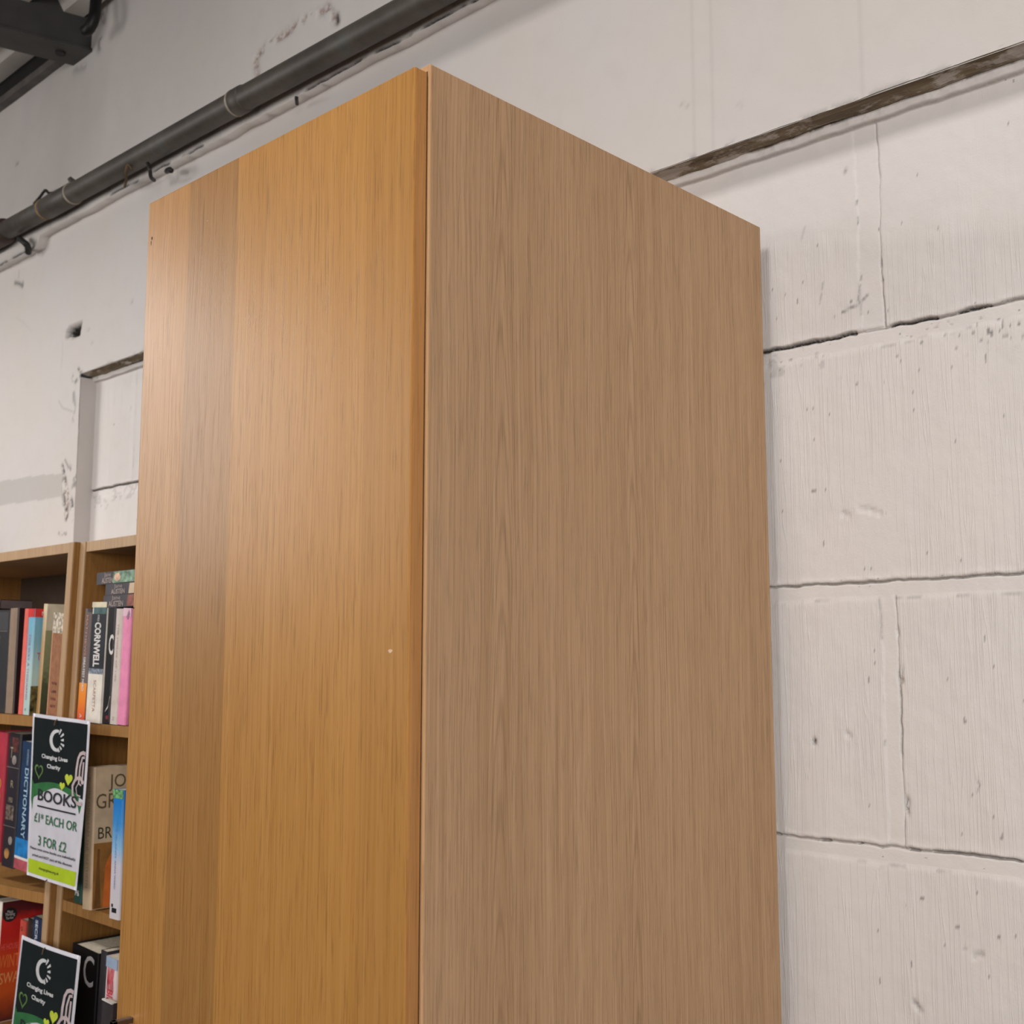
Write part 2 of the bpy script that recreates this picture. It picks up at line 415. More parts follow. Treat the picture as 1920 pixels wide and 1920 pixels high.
# ---- plaster band above the recess, and the pier on the left that carries it
def bottom_step(X): return 1.0625 - .0125 * (X + 2.82) / 1.6
def px(pts, Y): return [(p.x, p.z) for p in (at(a, b, Y) for a, b in pts)]
hole = px([(122, 633), (125, 618), (154, 602), (150, 630)], YU)
def inpoly(X, Z, poly):
    r = np.zeros(X.shape, bool); n = len(poly)
    for i in range(n):
        x1, z1 = poly[i]; x2, z2 = poly[(i + 1) % n]
        c = ((z1 > Z) != (z2 > Z)) & (X < (x2 - x1) * (Z - z1) / (z2 - z1 + 1e-12) + x1); r ^= c
    return r
def plaster_fn(X, Z):
    R = Z - H; y = .003 * (fbm(X, Z, 5, 13) - .5) + .0012 * (fbm(X, Z, 30, 14) - .5)
    dirt_shade = 0 * X; tint = 0 * X; rust = 0 * X; plain = 0 * X
    ih = inpoly(X, Z, hole); y = y + .05 * ih; dirt_shade = np.maximum(dirt_shade, ih * 2.5)  # shallow recess; the hole's shade is painted into its colour
    def mark(pts, wd, s_, br=0.0, what='dirt_shade', dep=0.):
        nonlocal dirt_shade, rust, tint, y
        q = px(pts, YU)
        for a, b in zip(q[:-1], q[1:]):
            d = segdist(X, Z, a, b); g = np.exp(-(d / wd) ** 2)
            if br: g = g * (fbm(X, Z, 90, 72) > br)
            if what == 'dirt_shade': dirt_shade = np.maximum(dirt_shade, g * s_)
            elif what == 'rust': rust = np.maximum(rust, g * s_)
            else: tint = np.maximum(tint, g * s_)
            y = y + dep * g
    mark([(116, 875), (119, 890), (118, 920), (119, 945)], .006, .9, .42, dep=.004)
    mark([(120, 900), (126, 935), (124, 965)], .010, .9, .42, 'rust', .003)
    mark([(133, 940), (137, 968)], .008, .9, .5, dep=.003)
    mark([(123, 955), (124, 973)], .006, .9, .5)
    mark([(122, 862), (128, 876)], .003, .6)
    mark([(130, 880), (142, 900), (138, 912)], .010, .6, .5)
    mark([(110, 1000), (124, 1001)], .004, .6, .45)
    mark([(147, 692), (154, 700), (142, 716)], .005, .7, .42)
    mark([(138, 735), (138, 752)], .004, .5, .4); mark([(110, 752), (118, 765), (137, 772)], .002, .3)
    mark([(137, 705), (141, 760), (137, 790)], .006, .4, .5)
    mark([(28, 530), (37, 532), (43, 537), (43, 531)], .005, .75, .3); mark([(36, 508), (35, 522)], .002, .4)
    mark([(30, 595), (45, 605), (60, 622)], .002, .12)
    mark([(115, 690), (118, 640)], .003, .12)
    mark([(246, 564), (248, 566)], .004, .3); mark([(164, 617), (168, 618)], .003, .3); mark([(171, 641), (173, 642)], .003, .3)
    # grey unpainted band on the pier
    band = px([(-60, 912), (60, 893), (117, 888), (117, 931), (60, 939), (-60, 956)], YU)
    wob = .004 * (fbm(X, Z, 25, 88) - .5)
    tint = np.maximum(tint, .5 * inpoly(X, Z + wob, band))
    # rough lower lip of the band along the recess
    lip = np.exp(-((R - .672) / .006) ** 2) * (X > XP) * (fbm(X, Z, 60, 18) > .58)
    dirt_shade = np.maximum(dirt_shade, lip * .35)
    # faint upright board marks
    for xx in (-.86, -.83, -.615): tint = np.maximum(tint, .18 * np.exp(-((X - xx) / .0018) ** 2))
    mark([(1275, 195), (1290, 199)], .002, .2); mark([(1386, 195), (1391, 197)], .002, .3)
    rust = np.maximum(rust, .35 * np.exp(-(((X + 3.05) / .06) ** 2 + ((R - .25) / .05) ** 2)) * (fbm(X, Z, 12, 66) > .4))
    return dict(y=y, dirt_shade=dirt_shade, tint=tint, rust=rust)
xs = np.unique(np.round(np.concatenate([np.arange(-5.2, -3.3, .05), np.arange(-3.3, XP - .02, .0045), np.arange(XP - .14, XP, .003), [XP], np.arange(XP, -.9, .01), np.arange(-.9, -.4, .005), np.arange(-.4, 2.2, .03)]), 5))
zs = np.unique(np.round(np.concatenate([np.arange(0, H + .2, .03), np.arange(H + .2, LEDGE, .004), [LEDGE], np.arange(LEDGE, LEDGE + .03, .002), np.arange(LEDGE + .03, H + 1.09, .006)]), 5))
struct(relief('wall_back', xs, zs, YU, plaster_fn, M_plas, keep=lambda cx, cz: (cz > LEDGE) | (cx < XP)))
# return face of the pier and the underside of the plaster band (old shuttering, flaking)
k = NT('flaking_concrete'); o_ = k.obj()
st = k.noise(k.mapp(o_, (5, 90, 60)), 1, 4, .65, .5); pt = k.noise(k.mapp(o_, (14, 30, 30)), 1, 5, .7)
c_ = k.ramp(st, [(.25, lin((52, 44, 36))), (.5, lin((112, 98, 78))), (.75, lin((148, 136, 116)))])
c_ = k.mix(k.ramp(pt, [(.50, 0.0), (.58, 1.0)]), c_, lin((168, 160, 152)))
k.l(c_, k.b.inputs['Base Color']); k.b.inputs['Roughness'].default_value = .9
k.l(k.bump(st, .8, .003), k.b.inputs['Normal']); M_flake = k.m
xs_ = np.arange(XP, 2.2, .006); rows = []
bm = bmesh.new()
for j, yy in enumerate((YU - .0015, YU + .010, YU + .022, YU + .032, YB + .004)):
    zz = LEDGE + (.001 if j == 0 else 0) + (fbm(xs_, xs_ * 0, 22, 500 + j) - .5) * (.003 if j in (0, 4) else .009) - (.002 if j in (2, 3) else 0)
    rows.append([bm.verts.new((x, yy, z)) for x, z in zip(xs_, zz)])
for a, b in zip(rows[:-1], rows[1:]):
    for i in range(len(a) - 1): bm.faces.new((a[i], b[i], b[i + 1], a[i + 1]))
me = bpy.data.meshes.new('trim_1'); bm.to_mesh(me); bm.free(); struct(link('trim_1', me, M_flake))
zz = np.arange(0, LEDGE + .003, .01)
bm = bmesh.new(); a = [bm.verts.new((XP + .003 * (fbm(np.array([z]), np.array([0.]), 9, 3)[0] - .5), YU + .0005, z)) for z in zz]
b = [bm.verts.new((XP - .002, YB + .004, z)) for z in zz]
for i in range(len(zz) - 1): bm.faces.new((a[i], b[i], b[i + 1], a[i + 1]))
me = bpy.data.meshes.new('trim_2'); bm.to_mesh(me); bm.free(); struct(link('trim_2', me, M_plas))

# ---- upper part of the wall, standing forward of the band with a ragged lower edge
bm_z = lambda x: H + bottom_step(x) + .006 * (fbm(x, x * 0, 9, 25) - .5) + .005 * (fbm(x, x * 0, 45, 29) - .5) - .028 * (1 / (1 + np.exp((x + 2.83) * 300)))
def top_fn(X, Z):
    R = Z - H; y = .004 * (fbm(X, Z, 3, 23) - .5) + .0014 * (fbm(X, Z, 24, 24) - .5)
    dirt_shade = 0 * X; rust = 0 * X; tint = 0 * X
    d = R + H - bm_z(X[0])[None, :]
    e = np.exp(-((d - .0045) / .0032) ** 2) * np.clip((fbm(X, X * 0, 12, 26) - .47) * 10, 0, 1)
    dirt_shade = np.maximum(dirt_shade, e * .95); y = y + .004 * e
    dirt_shade = np.maximum(dirt_shade, .15 * np.exp(-((d - .02) / .02) ** 2) * (fbm(X, Z, 30, 27) > .62))
    q = px([(482, 140), (478, 108), (500, 85), (535, 62), (560, 42), (600, 22), (612, 14), (628, 36)], YT)
    for a, b in zip(q[:-1], q[1:]):
        g = np.exp(-(segdist(X, Z, a, b) / .009) ** 2) * (fbm(X, Z, 45, 30) > .45)
        rust = np.maximum(rust, g * .8); y = y + .003 * g
    q = px([(632, 30), (634, 42)], YT); dirt_shade = np.maximum(dirt_shade, np.exp(-(segdist(X, Z, q[0], q[1]) / .006) ** 2))
    for pts, s_, wd in (([(195, 40), (190, 60), (186, 90)], .6, .012), ([(185, 40), (196, 20)], .5, .02), ([(140, 132), (160, 125)], .3, .01)):
        q = px(pts, YT)
        for a, b in zip(q[:-1], q[1:]): dirt_shade = np.maximum(dirt_shade, s_ * np.exp(-(segdist(X, Z, a, b) / wd) ** 2) * (fbm(X, Z, 40, 36) > .42))
    q = px([(30, 308), (34, 306)], YT); dirt_shade = np.maximum(dirt_shade, .5 * np.exp(-(segdist(X, Z, q[0], q[1]) / .004) ** 2))
    tint = np.clip((fbm(X, Z * .6, 2.2, 37) - .5) * 1.6, 0, .35)
    return dict(y=y, dirt_shade=dirt_shade, rust=rust, tint=tint)
xs = np.unique(np.round(np.concatenate([np.arange(-5.2, -3.2, .05), np.arange(-3.2, -1.15, .0055), np.arange(-1.15, 2.2, .03)]), 5))
tt = np.concatenate([np.linspace(0, .006, 13)[:-1], np.linspace(.006, .06, 40)[:-1], np.linspace(.06, .3, 110)[:-1], np.linspace(.3, 1, 30)])
def top_mesh():
    n, m = len(tt), len(xs)
    X = np.repeat(xs[None, :], n, 0); zb = bm_z(xs)
    zt = np.where(xs < -2.60, H + 1.50, H + 2.6)
    zt = H + 4.0 + 0 * xs
    Z = zb[None, :] + tt[:, None] * (zt - zb)[None, :]
    r = top_fn(X, Z); co = np.stack([X, YT + r['y'], Z], -1)
    und = np.stack([xs, YU + .004 + 0 * xs, zb + .004], -1)[None]
    co = np.concatenate([und, co], 0).reshape(-1, 3); n += 1
    for kk in r: r[kk] = np.concatenate([r[kk][:1] if kk != 'dirt_shade' else r[kk][:1] * 0, r[kk]], 0)
    i = np.arange((n - 1) * (m - 1)); a = (i // (m - 1)) * m + i % (m - 1); f = np.stack([a, a + 1, a + m + 1, a + m], -1)
    cx = co[f[:, 0], 0]; cz = co[f[:, 2], 2]; f = f[(cz < H + 1.505) | (cx > -2.62)]
    me = bpy.data.meshes.new('wall_back'); me.vertices.add(len(co)); me.vertices.foreach_set('co', co.ravel().astype(np.float32))
    me.loops.add(f.size); me.loops.foreach_set('vertex_index', f.ravel().astype(np.int32))
    me.polygons.add(len(f)); me.polygons.foreach_set('loop_start', (np.arange(len(f)) * 4).astype(np.int32)); me.polygons.foreach_set('loop_total', np.full(len(f), 4, np.int32))
    me.update(calc_edges=True); me.polygons.foreach_set('use_smooth', [True] * len(f))
    for kk in ('dirt_shade', 'tint', 'rust'):
        A = me.attributes.new(kk, 'FLOAT', 'POINT'); A.data.foreach_set('value', np.clip(r[kk], 0, 1).ravel().astype(np.float32))
    return link('wall_back', me, M_plas)
struct(top_mesh())

# ---- floor, corrugated roof deck on the left, higher ceiling over the rest
M_floor = paint('shop_floor', (128, 120, 110), .5, .08, 6)
struct(MB().box(-5.2, 2.2, -4.0, 1.45, -.1, 0).build('floor', M_floor))
M_ceil = paint('dark_ceiling', (120, 116, 110), .8, .08, 5)
struct(MB().box(-2.45, 2.2, -4.0, 1.4, H + 4.0, H + 4.1).build('ceiling', M_ceil))
M_deck = paint('white_roof_deck', (205, 200, 196), .5, .05, 9)
bm = bmesh.new(); prof = []
y = 1.34; z0 = H + 1.548
while y > -3.0:
    for dy, dz in ((0, 0), (.045, 0), (.06, .03), (.105, .03), (.12, 0)): prof.append((y - dy, z0 + dz))
    y -= .12
pv = [[bm.verts.new((x, yy, zz_)) for yy, zz_ in prof] for x in (-5.2, -2.45)]
for i in range(len(prof) - 1):
    if abs(prof[i][0] - prof[i + 1][0]) < 1e-5: continue
    bm.faces.new((pv[0][i], pv[1][i], pv[1][i + 1], pv[0][i + 1]))
me = bpy.data.meshes.new('ceiling'); bm.to_mesh(me); bm.free(); struct(link('ceiling', me, M_deck))
M_black = paint('black_steel', (34, 32, 32), .55, .12, 20)
M_dkgrey = paint('grey_steel', (92, 88, 84), .6, .12, 20)
struct(MB().box(-5.2, -2.68, YT - .012, YT + .02, H + 1.503, H + 1.549).build('trim_3', paint('roof_gap_shade', (30, 27, 26), .8, .2, 15)))  # solid dark strip standing in for the shaded gap under the deck
struct(MB().box(-5.2, -2.68, YT - .022, YT + .02, H + 1.484, H + 1.503).build('trim_4', M_dkgrey))

# ================================================================== STEEL BEAM, HOSE, PIPE
M_beam = paint('grey_painted_steel', (62, 61, 60), .45, .1, 12)
bt = thing('steel_beam', 'dark grey steel roof beam running out of the wall at the top left corner', 'beam', (-2.578, YT + .01, H + 1.462), (0, 0, math.radians(-15)))
MB().box(-.095, 0, -3.2, .02, 0, .010).build('flange', M_beam, bt, .002)
MB().box(-.095, 0, -3.2, .02, .120, .130).build('flange', M_beam, bt, .002)
MB().box(-.080, -.006, -3.2, .02, .010, .120).build('web', M_beam, bt, .002)
MB().tube([(-.045, -.075, -.004), (-.045, -.075, .004)], .012, 14).build('bolt', M_black, bt)
M_rub = paint('black_rubber', (16, 14, 15), .5, .2, 30)
hs = MB(); P = [at(186, -130, 1.19), at(184, -60, 1.19), at(180, 0, 1.19), at(177, 30, 1.185), at(168, 52, 1.18), at(160, 58, 1.18)]
def smoothpts(P, n=8):
    out = []
    for i in range(len(P) - 1):
        p0 = P[max(i - 1, 0)]; p1 = P[i]; p2 = P[i + 1]; p3 = P[min(i + 2, len(P) - 1)]
        for j in range(n):
            t = j / n; out.append(.5 * ((2 * p1) + (p2 - p0) * t + (2 * p0 - 5 * p1 + 4 * p2 - p3) * t * t + (3 * p1 - p0 - 3 * p2 + p3) * t ** 3))
    out.append(P[-1]); return out
tag(hs.tube(smoothpts(P), .0135, 14).build('cable', M_rub, smooth=True), 'thick black cable hanging down against the wall beside the steel beam', 'cable')

k = NT('old_grey_pipe'); o_ = k.obj()
n1 = k.noise(o_, 7, 5, .6); n2 = k.noise(o_, 60, 4, .6)
c_ = k.ramp(n1, [(.3, lin((58, 54, 50))), (.6, lin((84, 78, 71))), (.78, lin((76, 84, 84)))])
c_ = k.mix(k.math('MULTIPLY', k.ramp(n2, [(.45, 0.0), (.8, 1.0)]), .5), c_, lin((52, 46, 40)))
k.l(c_, k.b.inputs['Base Color']); k.b.inputs['Roughness'].default_value = .5
k.l(k.bump(n2, .2, .001), k.b.inputs['Normal']); M_pipe = k.m
PY = 1.209
pa, pb = at(10, 433, PY), at(797, 0, PY); pd = (pb - pa).normalized(); far = pb + pd * 2.6
pt = thing('waste_pipe', 'long grey pipe fixed along the wall above the wardrobe', 'pipe', tuple(pa))
L = lambda p: Vector(p) - pa
R0 = .0238
bump_at = lambda s: 0
MB().tube([L(pa), L(at(60, 406, PY)), L(at(88, 391, PY)), L(at(141, 361, PY)), L(at(445, 192, PY)), L(pb), L(far)], R0, 32).build('pipe_run', M_pipe, pt, smooth=True)
M_cem = paint('cement_ring', (150, 142, 130), .8, .1, 60); M_rust = paint('rusty_ring', (140, 112, 78), .8, .15, 60)
for q, m_, rr, ln in (((442, 194), M_cem, R0 + .0022, .0035), ((137, 363), M_cem, R0 + .0025, .003), ((85, 392), M_rust, R0 + .0022, .0035)):
    c = L(at(*q, PY)); MB().tube([c - pd * ln, c - pd * ln * .5, c + pd * ln * .5, c + pd * ln], [rr - .0015, rr, rr, rr - .0015], 32).build('joint_ring', m_, pt, smooth=True)
for s0, s1 in (((443, 193), (462, 183)), ((88, 391), (136, 364))):
    a, b = L(at(*s0, PY)), L(at(*s1, PY)); MB().tube([a, a + pd * .003, b - pd * .003, b], [R0, R0 + .0024, R0 + .0024, R0], 32).build('coupling', M_pipe, pt, smooth=True)
M_elb = paint('dark_iron_socket', (66, 52, 46), .6, .2, 30)
MB().tube([L(pa) - pd * .16, L(pa) - pd * .03, L(pa) + pd * .0, L(pa) + pd * .012], [.031, .033, .033, .028], 28).build('socket', M_elb, pt, smooth=True)
c = L(at(129, 342, PY)); MB().tube([c + Vector((0, .015, -.012)), c + Vector((0, .01, .004)), c + Vector((0, .0, .012))], [.012, .009, .005], 12).build('lug', M_pipe, pt, smooth=True)
# bent strap hooks and the clip above
def bent(name, pix, r, mat, label, Y=PY - .012, cat='hook', group=None):
    o = MB().tube(smoothpts([at(a, b, Y + c) for a, b, c in pix], 5), r, 8).build(name, mat, smooth=True)
    return tag(o, label, cat, group)
bent('wall_hook', [(248, 318, 0), (240, 309, -.004), (236, 322, -.002), (237, 335, .01), (234, 350, .03)], .0028, paint('rusty_iron', (92, 72, 50), .8, .2, 60), 'rusty bent hook, left one of two hooks under the pipe')
bent('wall_hook', [(277, 306, 0), (281, 318, 0), (283, 332, .01), (289, 338, .03)], .0042, M_black, 'black bent hook, right one of two hooks under the pipe')
bent('pipe_clip', [(64, 382, .03), (76, 368, .03), (85, 357, .02), (92, 362, .02), (104, 361, .02)], .0036, M_black, 'black wire clip sticking up behind the left end of the pipe', cat='clip')
bent('pipe_bracket', [(36, 447, .02), (46, 455, .02), (52, 462, .03), (53, 474, .04)], .008, M_black, 'black bracket below the left end of the pipe', cat='bracket')
bent('thin_wire', [(-40, 495, .0), (-10, 480, .0), (14, 466, .0), (30, 453, .0)], .0012, M_black, 'thin black wire running under the left end of the pipe', cat='wire')
bent('nail', [(313, 321, .045), (318, 318, .03), (321, 320, .028)], .006, M_black, 'black stub on the plaster edge between pipe and wardrobe', cat='nail')
bent('nail', [(557, 195, .045), (556, 185, .03), (556, 181, .028)], .0035, M_black, 'small dark nail above the wardrobe, on the plaster edge below the pipe', cat='nail')

# ================================================================== WARDROBE
XC0, XC1, YC0, YC1, ZC = -1.2590, -.7734, .7039, 1.2836, H + .5574
XD0, XD1, YD0 = -1.2787, -.7872, .6963
wt = thing('wardrobe', 'tall oak-veneer wardrobe with one door standing against the white block wall', 'wardrobe', (0, 0, 0))
side_wood = wood('beige_oak_side', (186, 150, 114), (160, 124, 88), (116, 84, 54), 'y', rough=.5, figure=.45, porestr=.28, bumpstr=.7,
                 cathedral=[(1.005, H - .1, .020), (.800, H - .42, .022)], spec=.45)
edge_wood = wood('lit_oak_edge', (205, 164, 122), (186, 143, 100), (140, 98, 60), 'x', rough=.4, figure=.4, porestr=.3, bumpstr=.2)  # paler than the side: light caught by the rounded corner, put into colour
def bx_(u): return (u - XD0) / (XD1 - XD0)
WX = [at(p, 1100, YD0).x for p in (345, 439, 692)]
WB = [XD0, WX[0], WX[1], WX[2], XD1]
door_wood = wood('golden_oak_door', (192, 142, 79), (175, 123, 59), (120, 78, 35), 'x', rough=.42, figure=.3, porestr=.4, bumpstr=.22, spec=.5, coat=.25,
                 bands=((XD0, XD1), [(0, (1.0, .97, .96)), (bx_(WX[0]), (.80, .79, .83)), (bx_(WX[1]), (1.02, 1.0, .96)), (bx_(WX[2]), (.95, .93, .90))], (WX[0], WX[1], 0)))
door_edge = wood('golden_oak_door_edge', (182, 126, 64), (158, 104, 46), (120, 76, 34), 'y', rough=.4, figure=.5, porestr=.35, bumpstr=.2, coat=.2)
M_dark = paint('wardrobe_inside', (120, 92, 64), .7)
TH = .018
MB().box(XC1 - TH, XC1, YC0 + .0008, YC1, .0, ZC).build('side_panel', side_wood, wt, .0006)
MB().box(XC1 - TH + .001, XC1 - .0034, YC0 - .0006, YC0 + .0012, .0, ZC - .0006).build('door_gap_shade', paint('door_gap_shade_dark', (60, 40, 22), .8), wt)  # dark strip painted in for the shaded gap behind the door
MB().box(XC1 - .0034, XC1 + .0002, YC0 - .0012, YC0 + .0014, .0, ZC + .0001).build('edge_band', edge_wood, wt, .0007)
MB().box(XC1 - TH, XC1 - .0034, YC0 - .0008, YC0 + .0012, ZC - .006, ZC + .0001).build('edge_band', edge_wood, wt, .0003)
MB().box(XC0, XC0 + TH, YC0, YC1, .0, ZC).build('side_panel', side_wood, wt, .0008)
MB().box(XC0 + TH, XC1 - TH, YC0 + .003, YC1, ZC - TH, ZC - .0005).build('top_panel', side_wood, wt, .0005)
MB().box(XC0 + TH, XC1 - TH, YC0 + .003, YC1, .06, .06 + TH).build('bottom_panel', side_wood, wt, .0005)
MB().box(XC0 + TH, XC1 - TH, YC0 + .03, YC0 + .045, 0, .06).build('plinth', side_wood, wt, .0005)
MB().box(XC0 + TH, XC1 - TH, YC1 - .008, YC1 - .002, .078, ZC - TH).build('back_panel', M_dark, wt)
DT = .0175
YDF, YDB = .6861, .7014                                    # door front and back
DX0, DX1, ZD = -1.2591, -.7761, H + .5496
DT = YDB - YDF
dm = MB().box(DX0, DX1, YDF, YDF + DT, .07, ZD).build('door', door_wood, wt, .0012)
MB().box(DX1 - .0006, DX1 + .0006, YDF + .0012, YDF + DT - .0006, .07, ZD - .001).build('door_edge', door_edge, dm)
M_steel = paint('brushed_steel', (120, 112, 110), .35, .05, 80, 1.0)
hz = at(236, 1914, YDF - .012).z
hx = DX0 + .030
hd = MB().box(hx, hx + .007, YDF - .024, YDF - .018, hz - .16, hz).box(hx, hx + .007, YDF - .024, YDF, hz - .006, hz).box(hx, hx + .007, YDF - .024, YDF, hz - .16, hz - .154).build('handle', M_steel, dm, .0008)
hd['label'] = 'brushed steel bar handle'
def dent(px_, py_, w_, h_, c, nm='scuff'):
    p = at(px_, py_, YDF); n = 9
    poly = [(p.x + w_ * math.cos(t) * (1 + .3 * math.sin(3 * t)), p.z + h_ * math.sin(t)) for t in [2 * math.pi * i / n for i in range(n)]]
    o = MB().prism(poly, YDF - .0002, YDF + .0003).build(nm, c, dm); return o
M_sc = paint('dark_scuff', (70, 58, 38), .8); M_scl = paint('pale_nick', (222, 190, 160), .6)
dent(285, 447, .0012, .0022, M_sc); dent(283.5, 456, .0005, .003, M_sc)
dent(732, 1221, .0028, .0017, M_scl, 'nick'); dent(389, 414, .0011, .0005, M_scl, 'nick'); dent(251, 1140, .0012, .0010, M_sc)
dent(302, 673, .0006, .0006, M_scl, 'nick'); dent(345, 560, .0006, .0006, M_scl, 'nick')

# ================================================================== BOOKCASES
YF, YR = 1.0, 1.013
SHR = .047; ZTOP = H + .2145
def shear(q): return (q[0] + SHR * (q[2] - ZTOP), q[1], q[2])
case_wood = wood('oak_bookcase', (166, 122, 68), (142, 98, 46), (104, 66, 30), 'x', rough=.5, figure=.5, porestr=.5, bumpstr=.2)
case_front = wood('oak_bookcase_front_edge', (190, 158, 122), (168, 134, 98), (130, 96, 62), 'x', rough=.45, figure=.4, porestr=.4, bumpstr=.15)
case_side = wood('oak_bookcase_side', (148, 106, 54), (128, 84, 36), (96, 60, 26), 'y', rough=.5, figure=.5, porestr=.5, bumpstr=.2)
YBK = 1.255
def case(label, x0, x1, yf, shelves, stile_w=.020):
    t = thing('bookcase', label, 'bookcase', (0, 0, 0), group=None)
    for a in (x0, x1 - stile_w):
        MB().box(a, a + stile_w, yf + .001, YBK, 0, ZTOP, shear).build('side_panel', case_side, t, .0008)
        MB().box(a + .0003, a + stile_w - .0003, yf - .0012, yf + .0012, 0, ZTOP - .0003, shear).build('edge_strip', case_front, t, .0004)
    MB().box(x0 + stile_w, x1 - stile_w, yf + .001, YBK, ZTOP - .019, ZTOP, shear).build('top_panel', case_front, t, .0008)
    MB().box(x0 + stile_w, x1 - stile_w, YBK - .006, YBK, .05, ZTOP - .019, shear).build('back_panel', paint('bookcase_back', (60, 46, 34), .7), t)
    for (zt, sag, xm) in shelves:
        n = 16; m = MB()
        for i in range(n):
            u0, u1 = i / n, (i + 1) / n; X0 = x0 + stile_w + u0 * (x1 - x0 - 2 * stile_w); X1 = x0 + stile_w + u1 * (x1 - x0 - 2 * stile_w)
            d0, d1 = -sag * 4 * u0 * (1 - u0), -sag * 4 * u1 * (1 - u1)
            p = [(X0, yf + .002, zt - .019 + d0), (X1, yf + .002, zt - .019 + d1), (X1, YBK - .006, zt - .019 + d1), (X0, YBK - .006, zt - .019 + d0),
                 (X0, yf + .002, zt + d0), (X1, yf + .002, zt + d1), (X1, YBK - .006, zt + d1), (X0, YBK - .006, zt + d0)]
            m.hexa([shear(q) for q in p])
        bmesh.ops.remove_doubles(m.bm, verts=m.bm.verts, dist=1e-6)
        m.build('shelf', case_wood, t)
    MB().box(x0 + stile_w, x1 - stile_w, yf + .02, yf + .035, 0, .05, shear).build('kickboard', case_wood, t)
    return t
XL1 = -2.060; XL0 = XL1 - .80; XR0 = -2.0595; XR1 = XR0 + .76
zA = H - .1065; zL2 = H - .419; zRB = H - .1125; zR2 = H - .4265; zL3, zR3 = H - .69, H - .735
low = [(.09, 0, 0), (.45, 0, 0), (.74, 0, 0)]
case('oak bookcase at the left edge, behind the two price notices', XL0, XL1, YF, [(zA, .001, 0), (zL2, .012, 0), (zL3, 0, 0), (.74, 0, 0), (.40, 0, 0), (.07, 0, 0)])
case('oak bookcase partly hidden behind the left side of the wardrobe', XR0, XR1, YR, [(zRB, .001, 0), (zR2, .002, 0), (zR3, 0, 0), (.74, 0, 0), (.40, 0, 0), (.07, 0, 0)])

# ================================================================== BOOKS
M_page = paint('book_pages', (206, 196, 176), .85, .06, 200)
M_white = paint('print_white', (214, 210, 206), .55); M_ink = paint('print_black', (24, 23, 24), .5)
def grad(name, stops, axis=2, span=.2, rough=.4, nz=0.0, nscale=60):
    """printed gradient along the book's height (object z from 0)"""
    k = NT(name); o = k.obj(); sp = k.n('ShaderNodeSeparateXYZ'); k.l(o, sp.inputs[0])
    v = k.math('DIVIDE', sp.outputs[axis], span)
    if nz: v = k.math('ADD', v, k.math('MULTIPLY', k.math('SUBTRACT', k.noise(o, nscale, 4, .6), .5), nz))
    c = k.ramp(v, [(p, lin(c)) for p, c in stops]); k.l(c, k.b.inputs['Base Color']); k.b.inputs['Roughness'].default_value = rough
    return k.m
ROW = [None]                                 # right-hand face of the book (or board) last placed in the row
def book(label, L0, L1, T0, T1, yf, cover, depth=.13, t=.0012, zbase=None, parts=None, hard=False, group=None, lean=None, free=False):
    """L0,L1 spine foot left/right pixels (or None: stands on zbase), T0,T1 spine head pixels"""
    c, d = at(*T0, yf), at(*T1, yf); zt = (c.z + d.z) / 2
    if L0 is None:
        z0 = zbase; k = SHR if lean is None else lean; xl = c.x - k * (zt - z0); xr = d.x - k * (zt - z0)
    else:
        a, b = at(*L0, yf), at(*L1, yf); zl = (a.z + b.z) / 2; z0 = zbase if zbase is not None else zl
        wd = ((b.x - a.x) + (d.x - c.x)) / 2; k = ((c.x + d.x) - (a.x + b.x)) / 2 / (zt - zl)
        xm = (a.x + b.x) / 2 + k * (z0 - zl); xl, xr = xm - wd / 2, xm + wd / 2
    if ROW[0] is not None and not free:
        s_ = max(ROW[0](z) - (xl + k * (z - z0)) for z in (z0, zt))
        if s_ > -.0004: xl += s_ + .0004
    if not free: ROW[0] = (lambda xr_, k_, z_: (lambda z: xr_ + k_ * (z - z_)))(xr, k, z0)
    ln = math.atan(k); wd = (xr - xl) * math.cos(ln) - .0003; x = (xl + xr) / 2
    lift = math.sin(abs(ln)) * wd / 2
    hgt = (zt - z0 - lift) / math.cos(ln)
    t_ = thing('book', label, 'book', (x, yf, z0 + .0003 + lift), (0, ln, 0), group=group)
    w2 = wd / 2; r = min(w2 * .35, .003)
    out = [(-w2, depth), (-w2, r), (-w2 + r * .35, r * .3), (-w2 + r, 0), (w2 - r, 0), (w2 - r * .35, r * .3), (w2, r), (w2, depth)]
    inn = [(w2 - t, depth), (w2 - t, max(r, t)), (-w2 + t, max(r, t)), (-w2 + t, depth)]
    bm = bmesh.new(); pts = out + inn; n = len(pts)
    A = [bm.verts.new((p[0], p[1], 0)) for p in pts]; B = [bm.verts.new((p[0], p[1], hgt)) for p in pts]
    for i in range(n): bm.faces.new((A[i], A[(i + 1) % n], B[(i + 1) % n], B[i]))
    bm.faces.new(A[::-1]); bm.faces.new(B); bmesh.ops.recalc_face_normals(bm, faces=bm.faces)
    me = bpy.data.meshes.new('cover'); bm.to_mesh(me); bm.free(); link('cover', me, cover, t_)
    ins = .003 if hard else .0006
    MB().box(-w2 + t, w2 - t, max(r, t), depth - ins, ins, hgt - ins).build('page_block', M_page, t_)
    if parts: parts(t_, w2, hgt)
    return t_
def panel(t_, x0, x1, z0, z1, m, nm='spine_panel', y=-.0004):
    return MB().box(x0, x1, y, .0006, z0, z1).build(nm, m, t_)
def spine(t_, s, z, run, size, m, x=0, bold=0.0, nm='title'):
    return lettering(s, (x, -.0007, z), size, m, t_, DOWN, run, bold, nm)
P_ = paint
